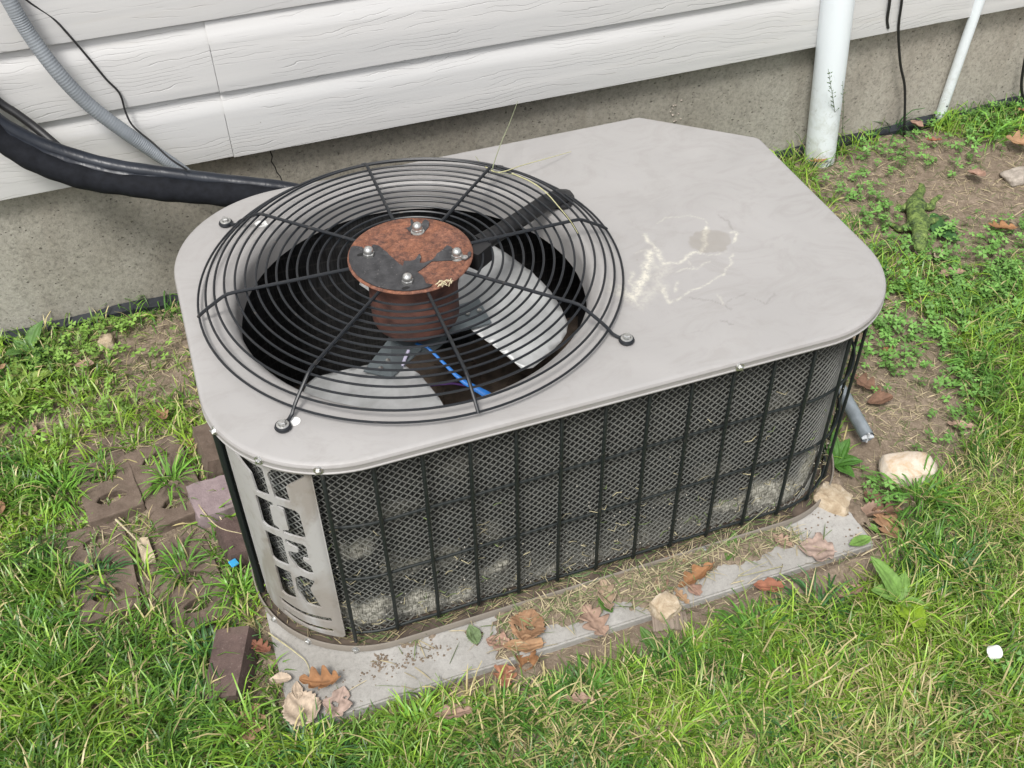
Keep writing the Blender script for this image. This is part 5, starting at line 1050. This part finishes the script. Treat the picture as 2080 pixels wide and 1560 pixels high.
# tufts : countable clumps
def tuft(p, n, L, spread, col, label, seed, w=(.0022, .0036), lean=(.1, 1.1)):
    r = np.random.default_rng(seed); a = r.uniform(0, 6.28, n); rr_ = spread*np.sqrt(r.random(n)); x = p[0]+rr_*np.cos(a); y = p[1]+rr_*np.sin(a)
    c = np.array(col)*(.6+.75*r.random((n, 1))); ye = r.random(n) < .06; c[ye] = np.array([.38, .33, .15])
    z = np.full(n, p[2]) if len(p) > 2 else H(x, y)-.002
    o = blades('grass_tuft', x, y, r.uniform(L*.5, L, n), r.uniform(*w, n), a+r.normal(0, .5, n), r.uniform(*lean, n)*(.3+.7*rr_/spread), c, label, 'grass tuft', MAT['grass'], z=z, kind=None, bend=.8, blunt=r.random(n) < .3); return o
DG = (.06, .165, .045); MG = (.12, .28, .045); BG = (.19, .40, .06)
for a_ in [((-0.152, 1.0089), 120, 0.068, 0.035, 'DG', 'dense dark green grass tuft between the tilted brick and the lower brick'), ((0.9983, 0.7525), 80, 0.075, 0.03, 'DG', 'dark bluish grass tuft right of the dandelion'), ((0.3667, 0.7613), 70, 0.062, 0.03, 'MG', 'green grass tuft in front of the middle of the pad'), ((0.7604, 0.7644), 110, 0.07, 0.04, 'DG', 'dark grass tuft just below the bare pad patch'), ((0.6515, 0.7564), 90, 0.065, 0.035, 'MG', 'grass tuft below the reddish orange leaf'), ((-0.1637, 1.3836), 60, 0.075, 0.018, 'BG', 'tall bright grass tuft growing from the hole of the brick nearest the back'), ((-0.3012, 1.2199), 70, 0.05, 0.025, 'DG', 'dark grass tuft growing through the brick beside the wood chip'), ((-0.1695, 1.1978), 60, 0.05, 0.025, 'MG', 'grass tuft growing through the brick right of the wood chip'), ((-0.2847, 1.4592), 45, 0.045, 0.02, 'MG', 'short grass tuft growing from the farthest brick'), ((1.0492, 0.9052), 110, 0.09, 0.03, 'MG', 'long arching grass tuft behind the white stone'), ((-0.2031, 1.8829), 26, 0.065, 0.008, 'MG', 'thin grass tuft rising against the wall at the left'), ((-0.129, 1.8806), 22, 0.075, 0.01, 'BG', 'grass tuft against the wall close to the lid'), ((1.4497, 1.8271), 30, 0.07, 0.015, 'MG', 'grass tuft at the right of the thick white pipe'), ((1.6196, 1.8572), 36, 0.095, 0.015, 'DG', 'tall grass tuft around the foot of the long black cable'), ((1.8197, 1.7477), 40, 0.08, 0.02, 'BG', 'grass tuft near the foot of the thin pipe'), ((1.3334, 1.1374), 40, 0.085, 0.02, 'MG', 'grass tuft in the clover right of the metal pipe'), ((1.319, 1.4331), 10, 0.085, 0.006, 'DG', 'few dark blades standing by the rounded lid corner'), ((-0.1588, 0.8856), 70, 0.06, 0.03, 'MG', 'grass tuft left of the tan oak leaf at the bottom'), ((0.118, 0.7928), 80, 0.062, 0.03, 'BG', 'bright grass tuft below the front edge of the pad'), ((-0.0934, 1.1178), 60, 0.06, 0.022, 'BG', 'grass tuft against the left edge of the pad'), ((0.2438, 0.7636), 60, 0.055, 0.03, 'MG', 'grass tuft below the salmon coloured leaf'), ((0.6329, 0.5806), 100, 0.06, 0.045, 'DG', 'dark grass tuft at the bottom right of the lawn'), ((-0.0326, 0.7992), 90, 0.06, 0.04, 'DG', 'dark grass tuft at the bottom of the photo below the pad corner'), ((-0.3457, 1.4206), 80, 0.07, 0.03, 'BG', 'bright grass tuft left of the farthest brick'), ((-0.4106, 1.1362), 100, 0.08, 0.04, 'MG', 'long grass tuft at the lower left margin')]:
    p_, n_, L_, sp_, c_n, lab = a_; tuft(p_, n_, L_, sp_, dict(DG=DG, MG=MG, BG=BG)[c_n], lab, int(p_[0]*1e4) & 0xffff)
# clover / oxalis
def clover():
    def dc(x, y):
        d = 0*x
        for c_, rx, ry, wt in [((-0.3678, 1.7308), 0.16, 0.07, 0.8), ((-0.2544, 1.7798), 0.16, 0.06, 0.6), ((1.5075, 1.8759), 0.06, 0.05, 0.6), ((-0.2258, 1.5886), 0.1, 0.06, 0.3), ((-0.3921, 1.6093), 0.1, 0.06, 0.5), ((-0.2795, 1.5344), 0.08, 0.06, 0.35), ((1.4132, 1.3359), 0.22, 0.1, 1.0), ((1.5578, 1.3342), 0.2, 0.1, 0.9), ((1.2823, 1.3173), 0.08, 0.1, 0.8), ((1.2661, 1.2235), 0.1, 0.06, 0.8), ((1.3921, 1.2077), 0.12, 0.06, 0.6), ((1.2609, 1.0774), 0.06, 0.05, 0.55), ((1.1799, 1.0254), 0.06, 0.03, 0.7), ((1.7285, 1.8967), 0.1, 0.05, 1.0), ((1.8521, 1.8493), 0.12, 0.04, 1.0), ((1.5443, 1.7453), 0.1, 0.06, 0.5), ((1.3904, 1.6111), 0.06, 0.1, 0.55), ((1.8673, 1.7934), 0.12, 0.05, 0.6), ((0.9948, 0.9458), 0.03, 0.03, 1.0), ((1.3929, 1.507), 0.04, 0.06, 0.8), ((-0.1586, 0.936), 0.04, 0.03, 0.3), ((-0.3574, 1.3436), 0.06, 0.05, 0.25), ((0.9452, 0.5499), 0.05, 0.06, 0.35), ((1.7174, 1.7021), 0.06, 0.04, 0.4)]:
            d = d+wt*blob(x, y, c_, rx, ry)
        return np.clip(d*np.where(x < 0, .55, 1.), 0, 1)*.8*(.25+sstep((fbm(x*26, y*26, 31, 2)-.35)/.25))
    x, y, r = sample(66000, dc, 5); k = ~blocked(x, y, .012) & ~onbrick(x, y) & ~near(x, y, STN[5:], .022); x, y = x[k], y[k]; n = len(x)
    hh = r.uniform(.008, .036, n); sz = r.uniform(.0055, .0100, n); br = fbm(x*12, y*12, 44); left = (x < 0)
    cc = np.where(left[:, None], np.array([.27, .46, .09]), np.array([.205, .42, .095]))*(.55+.6*r.random((n, 1)))*(.7+.6*br[:, None]); ph = r.uniform(0, 6.28, n)
    tx, ty = r.normal(0, .28, n), r.normal(0, .28, n); z0 = H(x, y)+hh
    T = np.array([(0, 0), (.55, .42), (1.0, .55), (.88, 0), (1.0, -.55), (.55, -.42)])
    V = []; K = []
    for l in range(3):
        a = ph+l*2.094; ca, sa = np.cos(a), np.sin(a)
        for j, (u, v) in enumerate(T):
            lx, ly = (u*ca-v*sa)*sz, (u*sa+v*ca)*sz; V.append(np.stack([x+lx, y+ly, z0+lx*tx+ly*ty+sz*.22*abs(v)-sz*.12*u], 1)); K.append(cc*(1.12 if j in (0,) else 1.)*(.9+.12*(l == 1)))
    V = np.stack(V, 1); K = np.stack(K, 1); i = np.arange(n)[:, None]*18; F = []
    for l in range(3): o_ = l*6; F += [i+np.array([o_, o_+5, o_+4, o_+3]), i+np.array([o_, o_+3, o_+2, o_+1])]
    V = V.reshape(-1, 3); K = K.reshape(-1, 3)
    o = np_mesh('clover', V, np.concatenate(F), K, MAT['cloverm'], None, False); tag(o, 'low clover and wood sorrel leaves growing through the soil and grass', 'clover', None, 'stuff')
    r2 = r; blades('clover_stems', x, y, hh*1.05, np.full(n, .0009), ph, np.full(n, .1), cc*.8, 'thin stems of the clover', 'clover stems', MAT['grass'], bend=.1)
clover()

# soil and clippings heaped on the pad front
def mounds():
    xs = np.arange(PX0-.01, PX1+.02, .0035); ys_ = np.arange(PY0-.02, .99, .0035); X, Y = np.meshgrid(xs, ys_)
    clean = np.zeros(X.shape)
    for (cx_, cy__, rx, ry) in [(-0.0272, 0.9678, 0.09, 0.1), (0.0302, 0.8843, 0.1, 0.07), (0.1264, 0.8755, 0.11, 0.045), (0.0161, 1.0277, 0.05, 0.1), (0.201, 0.8661, 0.05, 0.022), (0.3564, 0.8552, 0.05, 0.017), (0.4697, 0.8497, 0.045, 0.014), (0.4543, 0.8719, 0.03, 0.012), (0.6936, 0.8646, 0.09, 0.02), (0.6228, 0.8649, 0.05, 0.018), (0.7532, 0.8583, 0.05, 0.014), (0.8691, 0.897, 0.055, 0.038), (0.8549, 0.9362, 0.06, 0.03), (0.9018, 0.8738, 0.04, 0.02)]:
        clean = np.maximum(clean, 1.25-np.hypot((X-cx_)/rx, (Y-cy__)/ry)*.55)
    n = fbm(X*42, Y*42, 12, 4); n2 = fbm(X*150, Y*150, 13, 2)
    h = (.58-np.clip(clean, 0, 1.2)+(n-.5)*1.1)*.022; h = np.minimum(h, .010+.006*n)*sstep((X-PX0-.02)/.06); h = np.where(X < .12, h-.012, h)+(n2-.5)*.0030
    edge = sstep((Y-PY0+.004)/.012); Z = -.002+h-(1-edge)*.03
    nx_ = len(xs); ny_ = len(ys_); V = np.stack([X.ravel(), Y.ravel(), Z.ravel()], 1); i = np.arange(ny_-1)[:, None]*nx_+np.arange(nx_-1)[None]
    F = np.stack([i, i+1, i+nx_+1, i+nx_], -1).reshape(-1, 4); zm = Z.ravel()[F].max(1); F = F[zm > -.0025]; cen = V[F].mean(1); F = F[~inside_out(cen[:, 0], cen[:, 1], .0)]
    o = np_mesh('soil_on_pad', V, F, None, MAT['soil']); tag(o, 'thin brown soil spread over the front of the pad', 'soil', None, 'stuff')
    return X, Y, Z
MX, MY, MZ = mounds()
def pad_clip():
    r = np.random.default_rng(9); n = 9000; x = r.uniform(PX0, PX1, n); y = r.uniform(PY0-.005, .945, n)
    ii = ((x-MX[0, 0])/.0035).astype(int); jj = ((y-MY[0, 0])/.0035).astype(int); z = MZ[jj.clip(0, MZ.shape[0]-1), ii.clip(0, MZ.shape[1]-1)]
    ry = y < Y0+.012-.0; k = ~inside_out(x, y, .0) & (r.random(n) < np.where(z > 0, .46, .008)) & ((x > .02) | (r.random(n) < .2)); x, y, z = x[k], y[k], np.maximum(z[k], 0)+.001; n = len(x)
    col = np.array([.50, .43, .27])*(.4+.85*r.random((n, 1))); gg = r.random(n) < .30; col[gg] = np.array([.17, .23, .085])*(.6+.8*r.random((gg.sum(), 1)))
    k = np.ones(n, bool)
    blades('pad_clippings', x, y, r.uniform(.008, .042, n), r.uniform(.0008, .0020, n), r.uniform(0, 6.28, n), r.uniform(1.15, 1.62, n), col, 'straw and grass clippings scattered over the front of the pad', 'clippings', MAT['straw'], z=z, bend=.2)
    # crumbs of soil on the clean concrete
    m = MB(); rr_ = random.Random(5)
    for c_, sx, sy, q in [((0.1094, 0.8978), 0.045, 0.012, 90), ((0.091, 0.9154), 0.012, 0.01, 50), ((0.1733, 0.9036), 0.03, 0.02, 40), ((0.0302, 0.8843), 0.08, 0.05, 30), ((0.8543, 0.9193), 0.05, 0.03, 26), ((0.899, 0.8693), 0.03, 0.02, 14)]:
        for k in range(q):
            px_, py_ = c_[0]+rr_.gauss(0, sx*.6), c_[1]+rr_.gauss(0, sy*.6); s_ = rr_.uniform(.0008, .0024); m.lathe([(.0001, s_*.9), (s_*.8, s_*.5), (s_, 0)], (px_, py_, 0), 5)
    o = m.build('soil_crumbs', MAT['soil'], None, False); tag(o, 'dark soil crumbs sprinkled on the clean concrete', 'soil crumbs', None, 'stuff')
pad_clip()
# clippings and seed fluff caught in the grille and on the pan lip
def grille_litter():
    r = np.random.default_rng(12); ss, xs, ys_, nx, ny, tot = resample(.022, .001); m = MB(); f = MB()
    S = [(i) for i in range(len(ss)) if (ys_[i] < 1.1)]
    for k in range(620):
        i = S[r.integers(len(S))]; z = .018+abs(r.normal(0, .10)); 
        if z > .36: continue
        x, y = xs[i], ys_[i]
        if r.random() < .45:
            l = r.uniform(.004, .022); a = r.uniform(-1.2, 1.2); tx, ty = -ny[i], nx[i]; c = (np.array([.48, .43, .27]) if r.random() < .75 else np.array([.2, .27, .1]))*r.uniform(.5, 1.2)
            p = Vector((x, y, z)); d = Vector((tx*math.cos(a), ty*math.cos(a), math.sin(a)))*l/2; b = Vector((nx[i], ny[i], 0))*r.uniform(-.004, .008)
            m.tube([p-d, p+b, p+d], r.uniform(.0004, .0009), 3, col=tuple(c))
        else:
            s_ = r.uniform(.0007, .0020); c = np.array([.62, .58, .50])*r.uniform(.5, 1.1); m.lathe([(.0001, s_), (s_*r.uniform(.5, 1), 0), (.0001, -s_)], (x, y, z), 4, tuple(c))
    for k in range(420):                                  # lying on the pan ledge
        i = S[r.integers(len(S))]; off = r.uniform(.004, .022); x, y = xs[i]-nx[i]*off+nx[i]*.016, ys_[i]-ny[i]*off+ny[i]*.016; l = r.uniform(.008, .04); a = r.normal(0, .5)+math.atan2(nx[i], -ny[i])
        c = (np.array([.40, .33, .19]) if r.random() < .65 else np.array([.16, .23, .08]))*r.uniform(.45, 1.2); z = r.uniform(.007, .013); dx, dy = math.cos(a)*l/2, math.sin(a)*l/2
        m.tube([(x-dx, y-dy, z), (x, y, z+r.uniform(0, .004)), (x+dx, y+dy, z+r.uniform(-.003, .006))], r.uniform(.0004, .0009), 3, col=tuple(c))
    o = m.build('grille_litter', MAT['straw'], None, True, 0); tag(o, 'dry clippings and pale seed fluff caught along the grille and pan rim', 'clippings', None, 'stuff')
grille_litter()

# straws one can pick out
def straw(name, pts, r_, col, label, cat='straw', n=24):
    m = MB(); P = smooth_path(pts, n); m.tube(P, [r_*(1-.6*k/n) for k in range(n+1)], 5, col=col); o = m.build(name, MAT['straw']); tag(o, label, cat); return o
SC = (.55, .53, .30)
straw('grass_stalk', [(0.4689, 1.4525, 0.455), (0.4706, 1.4487, 0.475), (0.5015, 1.5, 0.4788), (0.5204, 1.51, 0.5066), (0.5391, 1.52, 0.5385)], .0010, (.30, .33, .20), 'thin upright grass stalk stuck in the back rim of the fan guard', 'grass stalk')
straw('bent_straw', [(0.4608, 1.4661, 0.462), (0.4698, 1.4418, 0.464), (0.4843, 1.4344, 0.466), (0.5211, 1.4532, 0.458), (0.5746, 1.4781, 0.445), (0.6314, 1.5063, 0.43)], .0013, SC, 'bent yellow straw lying over the back rim of the fan guard and the lid')
straw('bent_straw', [(0.4926, 1.4216, 0.468), (0.5125, 1.3828, 0.47), (0.523, 1.3439, 0.471), (0.5272, 1.3013, 0.471), (0.5299, 1.2606, 0.471), (0.5286, 1.2253, 0.471)], .0012, SC, 'long pale straw lying across the right part of the fan guard')
straw('bent_straw', [(0.4663, 1.5348, 0.44), (0.4618, 1.4825, 0.455), (0.4721, 1.4359, 0.466), (0.4982, 1.4132, 0.468), (0.5152, 1.3787, 0.47)], .0007, (.35, .36, .22), 'faint thin straw woven under the bent yellow straw')
m = MB()
for k in range(14):
    c_ = Vector((0.3029, 1.1703, 0.478)); a = random.uniform(-.9, .9)+.2; l = random.uniform(.006, .016); d = Vector((math.cos(a), math.sin(a), 0))*l/2; p = c_+Vector((random.uniform(-.009, .012), random.uniform(-.004, .004), random.uniform(0, .003)))
    m.tube([p-d, p+Vector((0, 0, .003)), p+d], .0007, 4, col=(.62, .55, .36))
o = m.build('straw_cluster', MAT['straw']); tag(o, 'small cluster of dry straw on the rusty motor disc', 'straw')
straw('long_stem', [(-0.0586, 1.0144, 0.01), (-0.0261, 0.9639, 0.012), (-0.013, 0.9418, 0.004), (-0.0158, 0.9029, 0.004)], .0012, (.55, .50, .30), 'pale bent stem lying from the grass onto the left of the pad', 'grass stem')
straw('long_stem', [(0.5282, 0.9, -0.0206), (0.5972, 0.905, 0.0161), (0.6599, 0.91, 0.0308), (0.7427, 0.915, 0.0898)], .0011, (.40, .42, .22), 'long green straw leaning on the grille above the bare pad patch', 'grass stem')
straw('long_stem', [(0.75, 0.8547, 0.006), (0.6621, 0.8475, 0.03), (0.7253, 0.8631, 0.02)], .0010, (.45, .42, .25), 'thin bent stem on the right bare pad patch', 'grass stem')
straw('dry_stick', [(1.5291, 1.6776, 0.035), (1.6103, 1.6652, 0.037)], .0026, (.62, .57, .42), 'pale straight straw stick on bare soil behind the lizard tail', 'stick', 6)
straw('dry_stick', [(1.7004, 1.6092, 0.037), (1.7691, 1.6076, 0.038)], .0022, (.58, .54, .42), 'pale straw stick beside the flat grey stone', 'stick', 6)
straw('dry_stick', [(1.6019, 1.5266, 0.035), (1.6198, 1.5158, 0.035)], .0028, (.60, .50, .32), 'short tan twig on bare soil above the orange oak leaf', 'stick', 4)
straw('dry_stick', [(1.6618, 1.4882, 0.04), (1.6937, 1.4946, 0.045), (1.7205, 1.501, 0.05)], .0022, (.55, .45, .30), 'tan curved twig at the right margin', 'stick', 6)
straw('dry_stick', [(1.3753, 1.9009, 0.03), (1.4126, 1.9054, 0.06)], .0016, (.50, .42, .34), 'thin bare twig left of the thick white pipe foot', 'stick', 6)
straw('dry_stick', [(-0.1296, 1.3167, 0.02), (-0.1014, 1.237, 0.03), (-0.0619, 1.2036, 0.03)], .0014, (.60, .52, .32), 'yellow dry stem across the purplish brick fragment', 'stick', 10)
straw('dry_stick', [(-0.2608, 1.319, 0.02), (-0.2334, 1.2643, 0.02), (-0.2228, 1.2251, 0.03)], .0018, (.60, .54, .36), 'pale dry stem pointing at the wood chip', 'stick', 8)
def seedhead(base, top, n, label, col=(.10, .17, .06)):
    m = MB(); P = smooth_path([base, tuple((Vector(base)+Vector(top))/2+Vector((.004, -.004, 0))), top], 20); m.tube(P, [.0009*(1-.5*k/20) for k in range(21)], 5, col=col); rr_ = random.Random(int(base[0]*999))
    for k in range(n):
        t = .45+.55*k/n; p = P[int(t*20)]; d = Vector((rr_.uniform(-1, 1), rr_.uniform(-.5, .5), rr_.uniform(.2, .9)))*rr_.uniform(.006, .020)*(1.25-t); m.tube([p, p+d], .0004, 3, col=col)
        q = p+d; m.tube([q-d*.08, q+d.normalized()*.0015, q+d.normalized()*.004], [.0005, .0012, .0003], 4, col=tuple(a*1.3 for a in col))
    o = m.build('seed_stalk', MAT['grass'], None, True, 0); tag(o, label, 'seed stalk'); return o
seedhead((1.4615, 1.8459, 0.04), (1.3052, 1.74, 0.3482), 34, 'thin green seed stalk standing in front of the thick white pipe')
seedhead((1.4519, 1.8263, 0.04), (1.3528, 1.745, 0.3087), 16, 'second fainter seed stalk at the right edge of the thick white pipe')
seedhead((-0.3243, 1.2232, -0.0), (-0.2753, 1.22, 0.1097), 12, 'pale seed stalk above the lower left brick', (.30, .36, .18))
